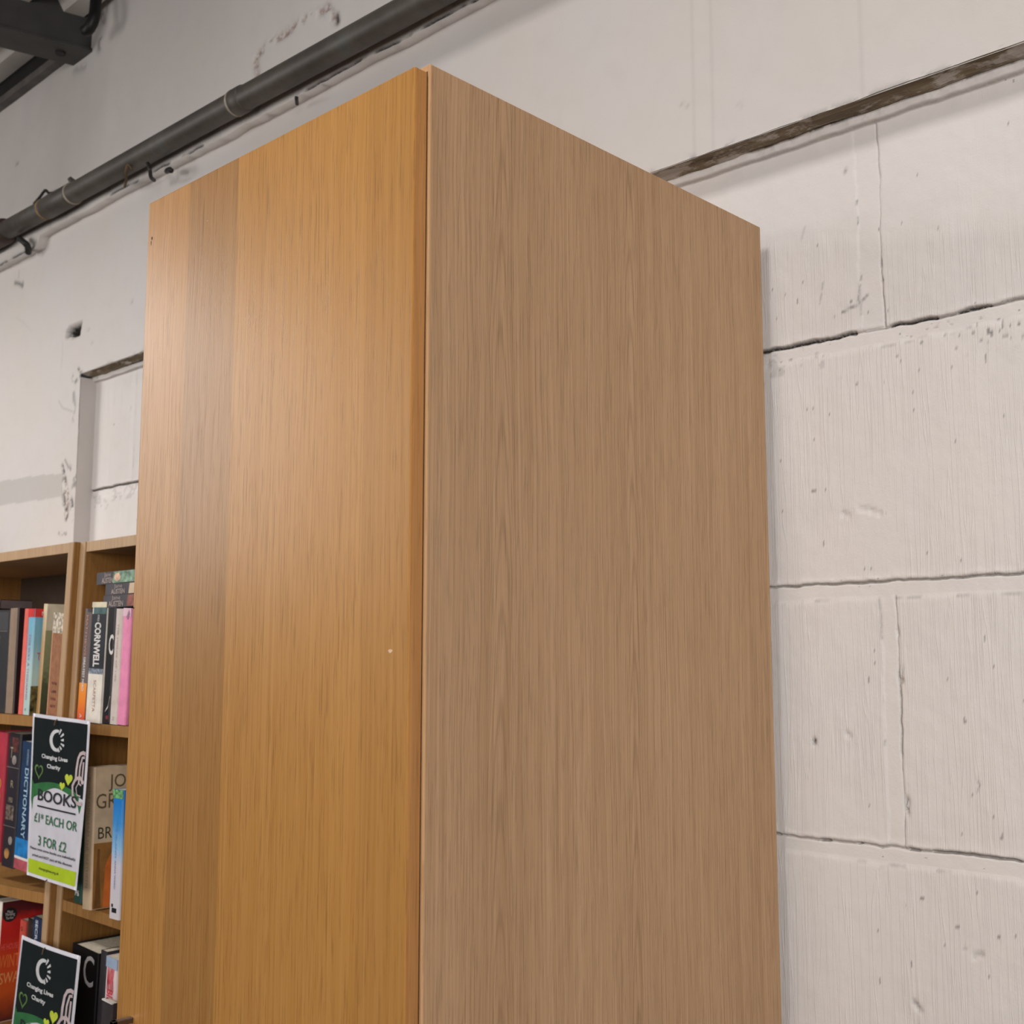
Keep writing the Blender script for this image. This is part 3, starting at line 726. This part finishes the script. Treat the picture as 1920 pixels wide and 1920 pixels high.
# --- top shelf of the left bookcase
yA = YF + .016
ROW[0] = None
def pA0(t_, w, h):
    panel(t_, -w * .85, w * .85, h * .80, h * .98, P_('slate_band', (58, 56, 60), .6)); panel(t_, -w * .8, w * .8, h * .79, h * .793, P_('pale_rule', (150, 140, 130), .6))
    spine(t_, 'COMPLETE', h * .62, .05, .012, P_('tan_print', (140, 124, 100), .6)); spine(t_, 'WORKS', h * .46, .03, .010, P_('tan_print', (140, 124, 100), .6)); spine(t_, 'B', h * .06, .010, .012, M_white)
book('black hardback spine with tan lettering, leftmost on the top shelf', (-26, 1324), (9, 1328), (-14, 1146), (20, 1142), yA, P_('black_cloth', (34, 33, 37), .6), .15, .002, zA, pA0, True)
book('taupe spine with black covers on the top shelf, left of the coral spine', (9.6, 1328), (24, 1330), (20, 1141), (34, 1140), yA, P_('black_gloss', (26, 22, 24), .4), .15, .0012, zA,
     lambda t_, w, h: panel(t_, -w, w - .0012, 0, h, P_('taupe_paper', (138, 116, 98), .7), y=-.0003))
book('coral red spine on the top shelf beside the pale blue novel', (33, 1332), (41, 1333), (46, 1142), (54, 1141), yA - .004, P_('coral_card', (226, 104, 92), .5), .12, .0012, zA)
def pA4(t_, w, h):
    panel(t_, -w, w, h * .92, h, P_('red_card', (206, 48, 48), .5)); spine(t_, 'THIS WAY A THOUSAND', h * .45, h * .62, .011, P_('pink_print', (190, 90, 140), .5)); 
    for zz in (.035,): spine(t_, 'v', h * .05, .006, .009, M_ink)
    MB().box(w - .0006, w + .0004, .002, .118, h * .92, h).build('cover_band', P_('red_card', (206, 48, 48)), t_)
    lettering('Novel', (w + .0008, .03, h * .955), .012, M_white, t_, SIDE, .03)
    MB().box(w - .0006, w + .0004, .002, .118, .0005, h * .27).build('cover_picture', P_('dark_floral', (92, 84, 48), .5, .5, 90), t_)
    lettering('THE FIRE', (w + .0008, .035, h * .55), .02, P_('red_print', (200, 70, 80)), t_, SIDE, .05)
book('pale blue paperback with a red band at its head', (42, 1333), (53, 1334), (54, 1142), (65, 1141), yA - .008, grad('blue_to_mint', [(.0, (178, 200, 196)), (.4, (176, 206, 204)), (.7, (128, 178, 196)), (1, (110, 176, 206))], span=.2), .12, .0012, zA, pA4)
def pA5(t_, w, h):
    MB().box(w - .0006, w + .0003, .001, .12, h * .76, h - .0005).build('cover_band', P_('cream_card', (212, 202, 176)), t_)
    MB().box(w - .0006, w + .0003, .001, .12, .0005, h * .76).build('cover_picture', grad('green_floral', [(0, (70, 72, 52)), (.4, (84, 92, 66)), (.55, (128, 134, 96)), (1, (150, 150, 112))], span=.15, nz=.5, nscale=120), t_)
book('slim tan and cream paperback with a green cover', (64, 1330), (73.5, 1331), (78, 1133), (89, 1132), yA + .006, grad('tan_to_cream', [(0, (190, 148, 96)), (.7, (196, 158, 112)), (1, (214, 196, 160))], span=.2), .12, .001, zA, pA5)
bk = P_('brown_marl', (146, 98, 66), .7, .1, 80)
def pA6(t_, w, h):
    panel(t_, -w, w, h * .80, h, P_('scribbled_paper', (180, 168, 150), .7, .4, 130))
    panel(t_, -w, -w + .0025, 0, h * .80, P_('pink_trim', (206, 150, 120), .7))
    for zz in (.30, .22, .15, .08): panel(t_, -w * .4, w * .5, h * zz, h * (zz + .025), P_('brown_mark', (110, 60, 44), .7, .4, 160), y=-.0005)
book('terracotta brown book leaning on the bookcase side', (88, 1332), (107, 1335), (101, 1150), (121, 1148), yA + .003, bk, .12, .0012, zA, pA6)
book('black book standing behind the terracotta brown one', (95, 1315), (108, 1316), (104, 1134), (121, 1135), YF + .165, P_('black_gloss', (26, 22, 24)), .06, .0012, zA, free=True)
def flat(label, x0, x1, z0, z1, yf, cover, depth=.12, parts=None, rz=0, group=None):
    t_ = thing('book', label, 'book', ((x0 + x1) / 2, yf, z0), (0, 0, rz), group); w = (x1 - x0) / 2; h = z1 - z0; t = .0012
    MB().box(-w, w, 0, depth, 0, t).box(-w, w, 0, depth, h - t, h).box(-w, w, 0, t, t, h - t).build('cover', cover, t_)
    MB().box(-w + .0008, w - .0008, t, depth - .001, t, h - t).build('page_block', M_page, t_)
    if parts: parts(t_, w, h)
    return t_
p0 = at(0, 1139, yA)
def grey_side(t_, w, h): MB().box(w - .0012, w, 0, .066, 0, h).build('spine', P_('ash_grey', (98, 86, 86), .6), t_)
flat('dark grey book lying flat on top of the black spine at the left edge', p0.x - .11, p0.x - .0005, at(0, 1142, yA).z, at(0, 1124, yA).z, yA, P_('ash_grey', (98, 86, 86), .6), .066, grey_side)

# --- top shelf of the right bookcase
yB_ = YR + .003
ROW[0] = lambda z: XR0 + .0205 + SHR * (z - ZTOP)
def pB1(t_, w, h):
    panel(t_, -w, w, 0, h * .34, grad('orange_fade', [(0, (214, 70, 52)), (.5, (236, 132, 40)), (1, (240, 156, 60))], span=.075), y=-.0003)
    panel(t_, -w * .1, w * 0.9, h * .97, h, P_('slate_band', (58, 56, 60)))
    spine(t_, 'MATTHEWS', h * .76, h * .36, .011, P_('salmon_print', (196, 138, 116), .6)); spine(t_, 'GREATEST HERO', h * .42, h * .30, .011, M_white, bold=.02)
    spine(t_, 'A', h * .05, .008, .012, M_white)
book('grey and orange paperback, first beside the bookcase divider', (144.5, 1342), (158.5, 1344), (159.5, 1142), (172.5, 1141), yB_, P_('warm_grey', (106, 92, 90), .6), .12, .0012, zRB, pB1)
def pB2(t_, w, h):
    panel(t_, -w, w, h * .955, h, P_('cream_card', (212, 202, 176)), y=-.0003); panel(t_, -w * .75, w, h * .90, h * .955, P_('teal_band', (70, 98, 100), .5, .2), y=-.0003)
    panel(t_, -w * .95, w, h * .445, h * .90, P_('navy_black', (34, 38, 46), .5, .15), y=-.0003)
    panel(t_, -w, w, .0, h * .40, P_('paper_white', (222, 214, 202), .6), y=-.0003)
    panel(t_, -w, w, h * .40, h * .445, P_('storm_grey', (120, 128, 140), .5, .4, 200), y=-.0003)
    spine(t_, 'PATRICIA', h * .865, .012, .010, M_white); spine(t_, 'CORNWELL', h * .645, h * .37, .030, M_white, bold=.035)
    spine(t_, 'SCARPETTA', h * .22, h * .26, .013, P_('red_grey_print', (168, 120, 110)))
book('thick dark and white thriller with big white capitals down its spine', (160, 1348), (188.5, 1351), (174.5, 1130), (200, 1128), yB_ - .003, P_('paper_white', (222, 214, 202)), .13, .0014, zRB, pB2)
def pB3(t_, w, h):
    lettering('C', (w * .5, -.0007, h * .68), .048, M_white, t_, FRONT, .016, .02)
    MB().prism([(-w * .2, h * .10), (w * .6, h * .16), (w * .9, h * .24), (w * .5, h * .135)], -.0006, .0004).build('picture', M_white, t_)
    panel(t_, w * .1, w * .8, h * .04, h * .07, P_('wine', (110, 30, 44)), y=-.0005)
book('black spine with a white letter C, beside the thick dark and white thriller', (189, 1351), (204, 1352), (201, 1139), (217, 1140), yB_ - .001, P_('black_gloss', (26, 22, 24)), .13, .0012, zRB, pB3)
def pB4(t_, w, h):
    spine(t_, 'THE HOUSE OF LIES', h * .62, h * .5, .006, P_('pale_print', (160, 146, 138))); spine(t_, 'M', h * .05, .006, .008, P_('pale_print', (160, 146, 138)))
book('off-white spine between the black book and the pink one', (204.5, 1352), (218.5, 1353), (218, 1142), (230.5, 1141), yB_ - .002, P_('chalk_card', (204, 190, 182), .6), .13, .0012, zRB, pB4)
def pB5(t_, w, h):
    panel(t_, -w, w, h * .93, h, P_('rose_pale', (222, 184, 198)), y=-.0003)
    MB().prism([(-w * .1, h * .92), (w * .3, h * .90), (w * .8, h * .95), (w * .5, h * .985)], -.0006, .0004).build('picture', P_('mauve', (150, 116, 140)), t_)
book('bright pink spine next to the wardrobe', (219, 1354), (233, 1355), (231.5, 1141), (247, 1140), yB_ - .002, P_('pink_card', (232, 140, 178), .5), .13, .0012, zRB, pB5)
book('maroon patterned spine right of the pink one, beside the wardrobe', (234, 1352), (246, 1353), (248, 1142), (260, 1143), yB_ + .004, P_('maroon_pattern', (96, 30, 44), .6, .4, 200), .13, .0012, zRB)
# three flat ones above
def aus(pic):
    def f(t_, w, h):
        g = P_('pewter_print', (164, 150, 144), .6)
        cx, rn = ((-w + .040, .040), (-w + .046, .048), (-w + .046, .052))[pic]
        lettering('Jane', (cx, -.0007, h * .73), h * .50, g, t_, FRONT, rn * .6); lettering('AUSTEN', (cx, -.0007, h * .30), h * .60, g, t_, FRONT, rn, .02)
        x0 = (-w + .060, -w + .083, -w + .084)[pic]; m = (P_('jade_paint', (122, 150, 128), .5, .3, 90), P_('sand_paint', (206, 182, 152)), P_('brick_paint', (142, 84, 74), .5, .3, 60))[pic]
        MB().prism([(x0, .001), (w - .002, .001), (w - .002, h - .001), (x0 + .003, h - .001)], -.0006, .0004).build('picture', m, t_)
        if pic == 0: MB().prism([(x0 + .016 + .011 * math.cos(a), h * .5 + .0075 * math.sin(a)) for a in [i * .7 for i in range(9)]], -.0009, .0004).build('picture', P_('peach_paint', (222, 176, 150), .5, .2, 90), t_)
    return f
MA = P_('pewter_card', (72, 68, 72), .55)
zt = zRB + .002 + max(0, at(215, 1141, yB_).z - zRB)
for k_, (l, tp, bt_, lb) in enumerate(((196, 1114, 1138, 'lowest of the three grey paperbacks lying flat, red picture'),
                                     (200, 1091, 1113, 'middle one of the three grey paperbacks lying flat'),
                                     (184, 1063, 1087, 'topmost of the three grey paperbacks lying flat, green picture'))):
    a = at(l, (tp + bt_) / 2, yB_); hh = at(220, tp + 1, yB_).z - at(220, bt_, yB_).z
    flat(lb, a.x, a.x + .178, zt, zt + hh, yB_ - .002, MA, .11, aus(2 - k_), 0, 'flat grey paperbacks on the top shelf'); zt += hh + .0004

# --- middle shelf, left bookcase
ROW[0] = None
def pC1(t_, w, h):
    for i, s_ in enumerate('OO'): lettering(s_, (w * .35, -.0007, h * (.60 - .1 * i)), .03, P_('gold_print', (210, 150, 70)), t_, FRONT, .016)
book('crimson spine at the left edge of the middle shelf', (-26, 1612), (-3, 1618), (-9, 1372), (13, 1373), yA, P_('crimson_cloth', (168, 44, 62), .55), .15, .002, None, pC1, True)
def pC2(t_, w, h):
    g = P_('sepia_photo', (92, 80, 72), .6, .5, 130)
    panel(t_, -w * .3, w * .8, h * .86, h * .97, P_('dark_red_photo', (78, 34, 30), .6, .5, 90)); panel(t_, -w, w, h * .74, h * .745, P_('grey_rule', (110, 104, 104))); panel(t_, -w, w, h * .30, h * .304, P_('grey_rule', (110, 104, 104)))
    for (xx, zz, r, m) in ((.2, .80, .009, 'ring_grey'), (.3, .79, .0055, 'ring_gold'), (-.1, .10, .010, 'ring_gold'), (.35, .20, .008, 'ring_grey')):
        mm = P_('ring_grey', (132, 124, 120), .6, .2) if m == 'ring_grey' else P_('ring_gold', (168, 122, 66), .6, .3)
        MB().prism([(w * xx + r * math.cos(a), h * zz + r * math.sin(a)) for a in [i * math.pi / 8 for i in range(16)]], -.0006 - r * .03, .0004).build('picture', mm, t_)
    lettering('1950', (0, -.0008, h * .50), .014, P_('ivory_print', (150, 142, 120)), t_, FRONT, .018)
    panel(t_, -w * .7, w * .6, h * .35, h * .46, g)
    lettering('T', (-w * .3, -.0007, h * .855), .03, P_('ivory_print', (150, 142, 120)), t_, FRONT, .012); lettering('R', (w * .1, -.0007, h * .62), .02, P_('ivory_print', (150, 142, 120)), t_, FRONT, .012)
book('dark spine with small sepia photographs, beside the crimson book', (0, 1624), (23, 1629), (15, 1375), (40, 1376), yA + .004, P_('charcoal_card', (40, 36, 42), .45), .15, .0015, None, pC2)
def pC3(t_, w, h):
    panel(t_, -w, w, .0, h * .08, P_('rose_red', (176, 84, 92), .5, .2), y=-.0003); panel(t_, -w, w, h * .08, h * .10, M_white, y=-.0003)
    panel(t_, -w, w, h * .10, h * .24, P_('azure', (30, 118, 182), .5, .2, 60), y=-.0003)
    spine(t_, 'DICTIONARY', h * .52, h * .55, .022, P_('ice_print', (150, 178, 196)), bold=.02)
    spine(t_, 'OXFORD', h * .88, .03, .010, P_('ice_print', (150, 178, 196)))
book('blue spine reading DICTIONARY, half behind the upper notice', (25, 1630), (52, 1636), (42, 1392), (68, 1392), yA - .004, P_('deep_blue', (30, 52, 84), .45, .15, 20), .15, .002, None, pC3)
book('plain dark book behind the upper price notice', (55, 1636), (78, 1641), (70, 1386), (96, 1386), yA, P_('charcoal_card', (40, 36, 42)), .15, .0015, None)
# --- middle shelf, right bookcase
ROW[0] = lambda z: XR0 + .0205 + SHR * (z - ZTOP)
def pD0(t_, w, h): lettering('M6', (0, -.0007, h * .075), .013, M_white, t_, FRONT, .014, .03)
book('dark green spine beside the cream thriller, mostly behind the notice', (136, 1690), (152.5, 1692), (152, 1448), (164, 1447), yB_ + .002, P_('bottle_green', (36, 74, 62), .5), .13, .0015, zR2, pD0)
def pD1(t_, w, h):
    g = P_('umber_print', (96, 78, 50)); g2 = P_('olive_print', (52, 52, 38))
    spine(t_, 'JOHN GRISHAM', h * .72, h * .42, .012, P_('stone_print', (150, 136, 122))); spine(t_, 'THE BRETHREN', h * .32, h * .34, .012, P_('stone_print', (140, 124, 106)))
    lettering('JOHN', (w + .0006, .065, h * .88), .032, g, t_, SIDE, .075, .0)
    lettering('GRISHAM', (w + .0006, .066, h * .755), .036, g, t_, SIDE, .122, .0)
    lettering('THE', (w + .0006, .065, h * .655), .010, g2, t_, SIDE, .02)
    lettering('BRETHREN', (w + .0006, .066, h * .53), .028, g2, t_, SIDE, .112, .0)
    MB().box(w - .0006, w + .0003, .003, .128, .001, h * .46).build('cover_picture', P_('umber_picture', (142, 98, 48), .5, .15, 30), t_)
    for x0, x1, x2 in ((.006, .018, .012), (.022, .060, .042)):
        bm = bmesh.new(); vs = [(x0, .002), (x1, .002), (x1 - .004, h * .32), (x2 + .002, h * .42), (x2 - .002, h * .42), (x0 + .003, h * .3)]
        a = [bm.verts.new((w + .0006, u, v)) for u, v in vs]; b = [bm.verts.new((w + .0001, u, v)) for u, v in vs]; bm.faces.new(a); bm.faces.new(b[::-1])
        for i in range(6): bm.faces.new((a[i], b[i], b[(i + 1) % 6], a[(i + 1) % 6]))
        me = bpy.data.meshes.new('cover_picture'); bm.to_mesh(me); bm.free()
        link('cover_picture', me, P_('robe_orange', (196, 104, 44), .5, .1, 40) if x0 > .02 else P_('robe_brown', (110, 74, 36), .5, .1, 40), t_)
book('thick cream and brown thriller with its lettered cover showing', (153, 1694), (170, 1696), (161, 1440), (177, 1437), yB_ - .014, P_('cream_jacket', (196, 172, 142), .5), .132, .0015, zR2, pD1)
def pD2(t_, w, h):
    panel(t_, -w, w, h * .93, h, P_('green_splash', (96, 150, 96), .5, .5, 200), y=-.0003)
    spine(t_, 'THE ISLAND', h * .62, h * .30, .007, P_('sky_print', (90, 140, 200))); spine(t_, 'ANNA WARD', h * .34, h * .22, .007, P_('blue_print', (96, 110, 160)))
    panel(t_, -w * .4, w * .5, h * .05, h * .085, M_ink); panel(t_, -w * .5, -w * .2, h * .09, h * .115, M_ink)
book('blue and white paperback in front of the cream thriller', (205.5, 1694), (222, 1697), (211, 1482), (232, 1480), yB_ - .018, grad('sea_blue', [(0, (206, 200, 204)), (.42, (200, 196, 206)), (.55, (140, 184, 218)), (.75, (60, 140, 206)), (.93, (26, 120, 200))], span=.205, nz=.12), .12, .0012, zR2, pD2)
# --- lower shelf, left bookcase
ROW[0] = None
book('white spine at the left edge of the lower shelf', None, None, (-8, 1688), (4, 1690), yA - .004, P_('paper_white', (222, 214, 202)), .15, .0015, zL3,
     lambda t_, w, h: (MB().box(w - .0006, w + .0003, .002, .149, .001, h - .001).build('cover_picture', grad('fire_cover', [(0, (70, 30, 30)), (.25, (190, 84, 34)), (.52, (196, 70, 34)), (.7, (190, 40, 34)), (.84, (200, 44, 40)), (.9, (96, 34, 36)), (1, (80, 26, 30))], span=h, nz=.1), t_),
                       MB().tube([(w + .0002, .017, h * .885), (w + .0008, .017, h * .885)], .0135, 24).build('badge', P_('badge_black', (26, 24, 26)), t_),
                       lettering('More', (w + .0011, .017, h * .885 + .006), .008, M_white, t_, SIDE, .011), lettering('Thrilling', (w + .0011, .017, h * .885), .008, M_white, t_, SIDE, .019), lettering('Than Ever', (w + .0011, .017, h * .885 - .006), .007, M_white, t_, SIDE, .015),
                       lettering('THE HOUSE OF', (w + .0011, .024, h * .62), .016, P_('salmon_print2', (226, 96, 90)), t_, SIDE, .05),
                       lettering('WINTER', (w + .0011, .030, h * .50), .036, P_('ember_print', (222, 120, 60)), t_, SIDE, .055), lettering('SWAN', (w + .0011, .030, h * .36), .030, P_('ember_print2', (214, 150, 90)), t_, SIDE, .05)))
def pE2(t_, w, h): lettering('O', (0, -.0007, h * .92), .012, M_ink, t_, FRONT, .007)
book('orange-red spine behind the lower notice', None, None, (37.5, 1724), (47.5, 1727), yA + .012, P_('vermilion', (190, 74, 60), .5), .13, .0012, zL3, pE2)
book('dark brown book behind the lower notice', None, None, (49, 1722), (61, 1724), yA + .016, P_('brown_black', (52, 40, 36), .5, .3, 80), .13, .0012, zL3)
def pE4(t_, w, h): spine(t_, 'SECRET ISLE', h * .78, h * .4, .014, P_('ice_print2', (196, 206, 216)), bold=.02)
book('navy spine with pale letters beside the bookcase divider', None, None, (62, 1720), (79, 1722), yA + .012, P_('navy_card', (36, 48, 78), .5), .13, .0012, zL3, pE4)
# --- lower shelf, right bookcase
ROW[0] = lambda z: XR0 + .0205 + SHR * (z - ZTOP)
def pF1(t_, w, h): lettering('C', (w * .42, -.0007, h * .86), .072, P_('silver_print', (160, 156, 156)), t_, FRONT, .036, .005)
book('big black hardback with a silver letter C, right of the lower notice', None, None, (135, 1776), (184, 1781), yB_ - .006, P_('jet_card', (12, 11, 13), .4), .17, .002, zR3, pF1, True)
book('dark grey spine between the black hardback and the red-lettered one', None, None, (184.5, 1782), (199, 1784), yB_ - .002, P_('graphite_card', (50, 46, 50), .5), .15, .0015, zR3)
def pF3(t_, w, h):
    r_ = P_('red_letters', (206, 70, 84), .5)
    panel(t_, -w, w, h * .93, h, P_('pale_blue_band', (150, 168, 190)), y=-.0003)
    lettering('MARK', (0, -.0008, h * .86), .048, r_, t_, FRONT, .022, .03)
    lettering('BILLINGHAM', (0, -.0008, h * .60), .026, r_, t_, DOWN, h * .38, .03)
book('white spine with red letters beside the wardrobe edge', None, None, (200, 1795), (221, 1798), yB_ - .010, P_('pinkish_white', (216, 196, 196), .5), .13, .0012, zR3, pF3)
def pF4(t_, w, h): MB().box(-w + .0004, w, -.0006, .004, h - .0008, h + .0012).build('page_edge', M_white, t_)
book('slim charcoal case with a white top edge in front of the red-lettered spine', None, None, (191, 1876), (210, 1881), YR - .024, P_('charcoal_case', (58, 52, 54), .45), .012, .0014, zR3, pF4, free=True)

# ================================================================== PRICE NOTICES
M_sheet = paint('laminated_white', (206, 204, 212), .25, .02); M_hdr = paint('notice_black_green', (30, 36, 36), .22, .05, 30)
M_grn = paint('notice_green', (54, 110, 66), .3, .08); M_lime = paint('notice_lime', (176, 200, 44), .3, .03); M_txtg = paint('notice_text_green', (60, 110, 78), .4)
M_nw = paint('notice_white_print', (206, 206, 208), .4); M_hg = paint('heart_green', (98, 128, 72), .4); M_hy = paint('heart_lime', (190, 204, 66), .4)
M_hand = paint('hand_line', (188, 170, 172), .4); M_nb = paint('notice_ink', (44, 46, 50), .4)
def notice(label, TL, TR, BL, BR, curl):
    o = Vector((TL + TR) / 2); t_ = thing('price_notice', label, 'notice', tuple(o), group=None)
    n0 = (TR - TL).cross(TL - BL).normalized()
    if n0.y > 0: n0 = -n0
    def P(u, v, off=0.0):                      # u right, v down, 0..1
        top = TL.lerp(TR, u); bot = BL.lerp(BR, u); p = top.lerp(bot, v)
        p = p + n0 * (off + curl(u, v)); return p - o
    W, Hh = .21, .297
    def poly(pts, off, m, nm, fine=10):
        pp = []
        for i in range(len(pts)):
            a, b = pts[i], pts[(i + 1) % len(pts)]; k_ = max(1, int(max(abs(a[0] - b[0]), abs(a[1] - b[1])) * fine))
            for j in range(k_): pp.append((a[0] + (b[0] - a[0]) * j / k_, a[1] + (b[1] - a[1]) * j / k_))
        bm = bmesh.new(); f = bm.faces.new([bm.verts.new((u, v, 0)) for u, v in pp]); bmesh.ops.triangulate(bm, faces=[f])
        bmesh.ops.subdivide_edges(bm, edges=[e for e in bm.edges if e.calc_length() > .15], cuts=3, use_grid_fill=False); bmesh.ops.triangulate(bm, faces=bm.faces)
        for v in bm.verts: v.co = P(v.co.x, v.co.y, off)
        me = bpy.data.meshes.new(nm); bm.to_mesh(me); bm.free(); return link(nm, me, m, t_)
    def grid(u0, u1, v0, v1, off, m, nm, top=None, bot=None, th=0.0):
        nu, nv = 20, 26; bm = bmesh.new(); g = []
        for lay in ((off,) if not th else (off, off - th)):
            gg = []
            for i in range(nu + 1):
                row = []; u = u0 + (u1 - u0) * i / nu; a = top(u) if top else v0; b = bot(u) if bot else v1
                for j in range(nv + 1): row.append(bm.verts.new(P(u, a + (b - a) * j / nv, lay)))
                gg.append(row)
            for i in range(nu):
                for j in range(nv): bm.faces.new((gg[i][j], gg[i][j + 1], gg[i + 1][j + 1], gg[i + 1][j]))
            g.append(gg)
        if th:
            A, B = g
            for i in range(nu): 
                for j in (0, nv): bm.faces.new((A[i][j], A[i + 1][j], B[i + 1][j], B[i][j]))
            for j in range(nv):
                for i in (0, nu): bm.faces.new((A[i][j], A[i][j + 1], B[i][j + 1], B[i][j]))
        me = bpy.data.meshes.new(nm); bm.to_mesh(me); bm.free(); me.polygons.foreach_set('use_smooth', [True] * len(me.polygons)); return link(nm, me, m, t_)
    def tx(s, u, v, hgt, run, m, bold=0.0, nm='lettering'):
        return lettering(s, (u, 0, v), hgt, m, t_, FRONT, run, bold, nm, None, lambda a, b: P(a, v - (b - v), .0011))
    grid(0, 1, 0, 1, 0, M_sheet, 'sheet', th=.0005)
    arch = lambda u: .447 - .042 * math.sin(math.pi * min(1, max(0, (u - .02) / .90))) + (.03 * max(0, (u - .8)) / .2)
    grid(.035, .965, .022, .5, .0004, M_hdr, 'header_panel', bot=lambda u: arch(u))
    grid(.035, .90, .4, .5, .0004, M_grn, 'green_swoosh', top=lambda u: arch(u), bot=lambda u: arch(u) + .036 + .045 * (1 - min(1, max(0, u - .03) / .45)) + .006 * math.sin(u * 9))
    poly([(.035, .405), (.075, .43), (.085, .47), (.12, .49), (.075, .53), (.06, .60), (.045, .55), (.035, .54)], .0006, M_grn, 'green_swoosh')
    poly([(.84, .485), (.955, .50), (.93, .56), (.90, .52)], .0006, M_grn, 'green_swoosh')
    # round C with its rays
    c0, c1 = .475, .147; pts_o, pts_i = [], []
    for i in range(25):
        a = math.radians(72 + (288 - 72 + 10) * i / 24); th = .012 + .012 * math.sin(math.pi * i / 24)
        pts_o.append((c0 + .125 * math.cos(a), c1 - .068 * math.sin(a))); pts_i.append((c0 + (.125 - th * 2.2) * math.cos(a), c1 - (.068 - th * 1.25) * math.sin(a)))
    poly(pts_o + pts_i[::-1], .0007, M_nw, 'logo', 4)
    for a in (60, 34, 8, -18, -42, -64):
        r = math.radians(a); d = (math.cos(r), -math.sin(r)); nrm = (-d[1], d[0]); r0, r1, ww = .075, .135 if a in (60, 34, -18) else .12, .013
        q = [(d[0] * r0 - nrm[0] * ww * .5, d[1] * r0 - nrm[1] * ww * .5), (d[0] * r1 - nrm[0] * ww, d[1] * r1 - nrm[1] * ww), (d[0] * r1 + nrm[0] * ww, d[1] * r1 + nrm[1] * ww), (d[0] * r0 + nrm[0] * ww * .5, d[1] * r0 + nrm[1] * ww * .5)]
        poly([(c0 + .0 + x, c1 + y * .62) for x, y in q], .0007, M_nw, 'logo')
    tx('Changing Lives', .45, .258, .034, .46, M_nw, .03); tx('Charity', .45, .314, .034, .24, M_nw, .03)
    def heart(u, v, s_, m, outline=False, skew=0):
        pts = []
        for i in range(28):
            a = 2 * math.pi * i / 28; x = 16 * math.sin(a) ** 3 / 17; y = -(13 * math.cos(a) - 5 * math.cos(2 * a) - 2 * math.cos(3 * a) - math.cos(4 * a)) / 17
            pts.append((x, y))
        f = lambda q, k_: (u + q[0] * s_ * k_ + skew * q[1] * s_, v + q[1] * s_ * .62 * k_)
        if not outline: return poly([f(q, 1) for q in pts], .0008, m, 'heart', 3)
        bm = bmesh.new(); A = [bm.verts.new(P(*f(q, 1), .0008)) for q in pts]; B = [bm.verts.new(P(*f(q, .74), .0008)) for q in pts]
        for i in range(28): bm.faces.new((A[i], A[(i + 1) % 28], B[(i + 1) % 28], B[i]))
        me = bpy.data.meshes.new('heart'); bm.to_mesh(me); bm.free(); return link('heart', me, m, t_)
    heart(.175, .352, .088, M_hg, True, .05); heart(.715, .366, .066, M_hy); heart(.615, .414, .048, M_hy)
    def stroke(pts, wd, m, nm='hand_drawing'):
        bm = bmesh.new(); A, B = [], []
        for i, (u, v) in enumerate(pts):
            a = pts[max(0, i - 1)]; b = pts[min(len(pts) - 1, i + 1)]; dx, dy = (b[0] - a[0]) * W, (b[1] - a[1]) * Hh; L_ = math.hypot(dx, dy) + 1e-9
            nx, ny = -dy / L_ * wd / W, dx / L_ * wd / Hh
            A.append(bm.verts.new(P(u + nx, v + ny, .0009))); B.append(bm.verts.new(P(u - nx, v - ny, .0009)))
        for i in range(len(A) - 1): bm.faces.new((A[i], A[i + 1], B[i + 1], B[i]))
        me = bpy.data.meshes.new(nm); bm.to_mesh(me); bm.free(); return link(nm, me, m, t_)
    stroke([(.83, .37), (.83, .30), (.845, .235), (.875, .205), (.92, .195), (.965, .20)], .0034, M_hand)
    stroke([(.885, .38), (.888, .28), (.915, .225), (.955, .222)], .0026, M_hand); stroke([(.935, .38), (.94, .25)], .0026, M_hand)
    stroke([(.965, .375), (.90, .345), (.83, .355), (.785, .40), (.80, .455), (.86, .495), (.93, .50), (.965, .495)], .0032, M_hand)
    stroke([(.93, .39), (.88, .38), (.845, .41), (.87, .45), (.93, .455)], .0014, M_hand)
    tx('BOOKS', .525, .495, .098, .70, M_nb, .018, 'lettering'); grid(.17, .875, .560, .570, .0009, M_nb, 'underline')
    tx('£1* EACH OR', .52, .635, .078, .80, M_txtg, .012); tx('3 FOR £2', .49, .772, .084, .54, M_txtg, .012)
    tx('Please note some books are individually', .50, .828, .022, .88, M_nb, .02); tx('priced and NOT part of this discount', .50, .868, .022, .78, M_nb, .02)
    grid(.03, .97, .896, .980, .0004, M_lime, 'footer_band'); tx('changinglives.org.uk', .46, .938, .022, .40, M_nb, .01)
    for u, v, hgt in ((.46, .012, .014), (.43, .985, .016)):
        c = P(u, v, .001); MB().tube([c + Vector((0, .004, 0)), c + Vector((.001, -.003, -.004)), c + Vector((0, -.004, -.012))], .0012, 6).build('pin', paint('rusty_iron', (92, 72, 50)), t_)
    return t_
notice('upper laminated BOOKS price notice pinned to the bookcase divider', at(62, 1337, .990), at(175, 1352, .984), at(50, 1640, .986), at(143, 1670, .972),
       lambda u, v: .004 * math.sin(math.pi * u) * (1 - v) + .006 * max(0, u - .8) * 5 * (1 - v) ** 3)
tl, tr = at(41, 1753, .985), at(151, 1793, .980)
dn = Vector((-.018, -.012, -.297)); notice('lower laminated BOOKS price notice at the bottom left corner', tl, tr, tl + dn, tr + dn + Vector((.012, -.004, 0)), lambda u, v: .004 * math.sin(math.pi * u))
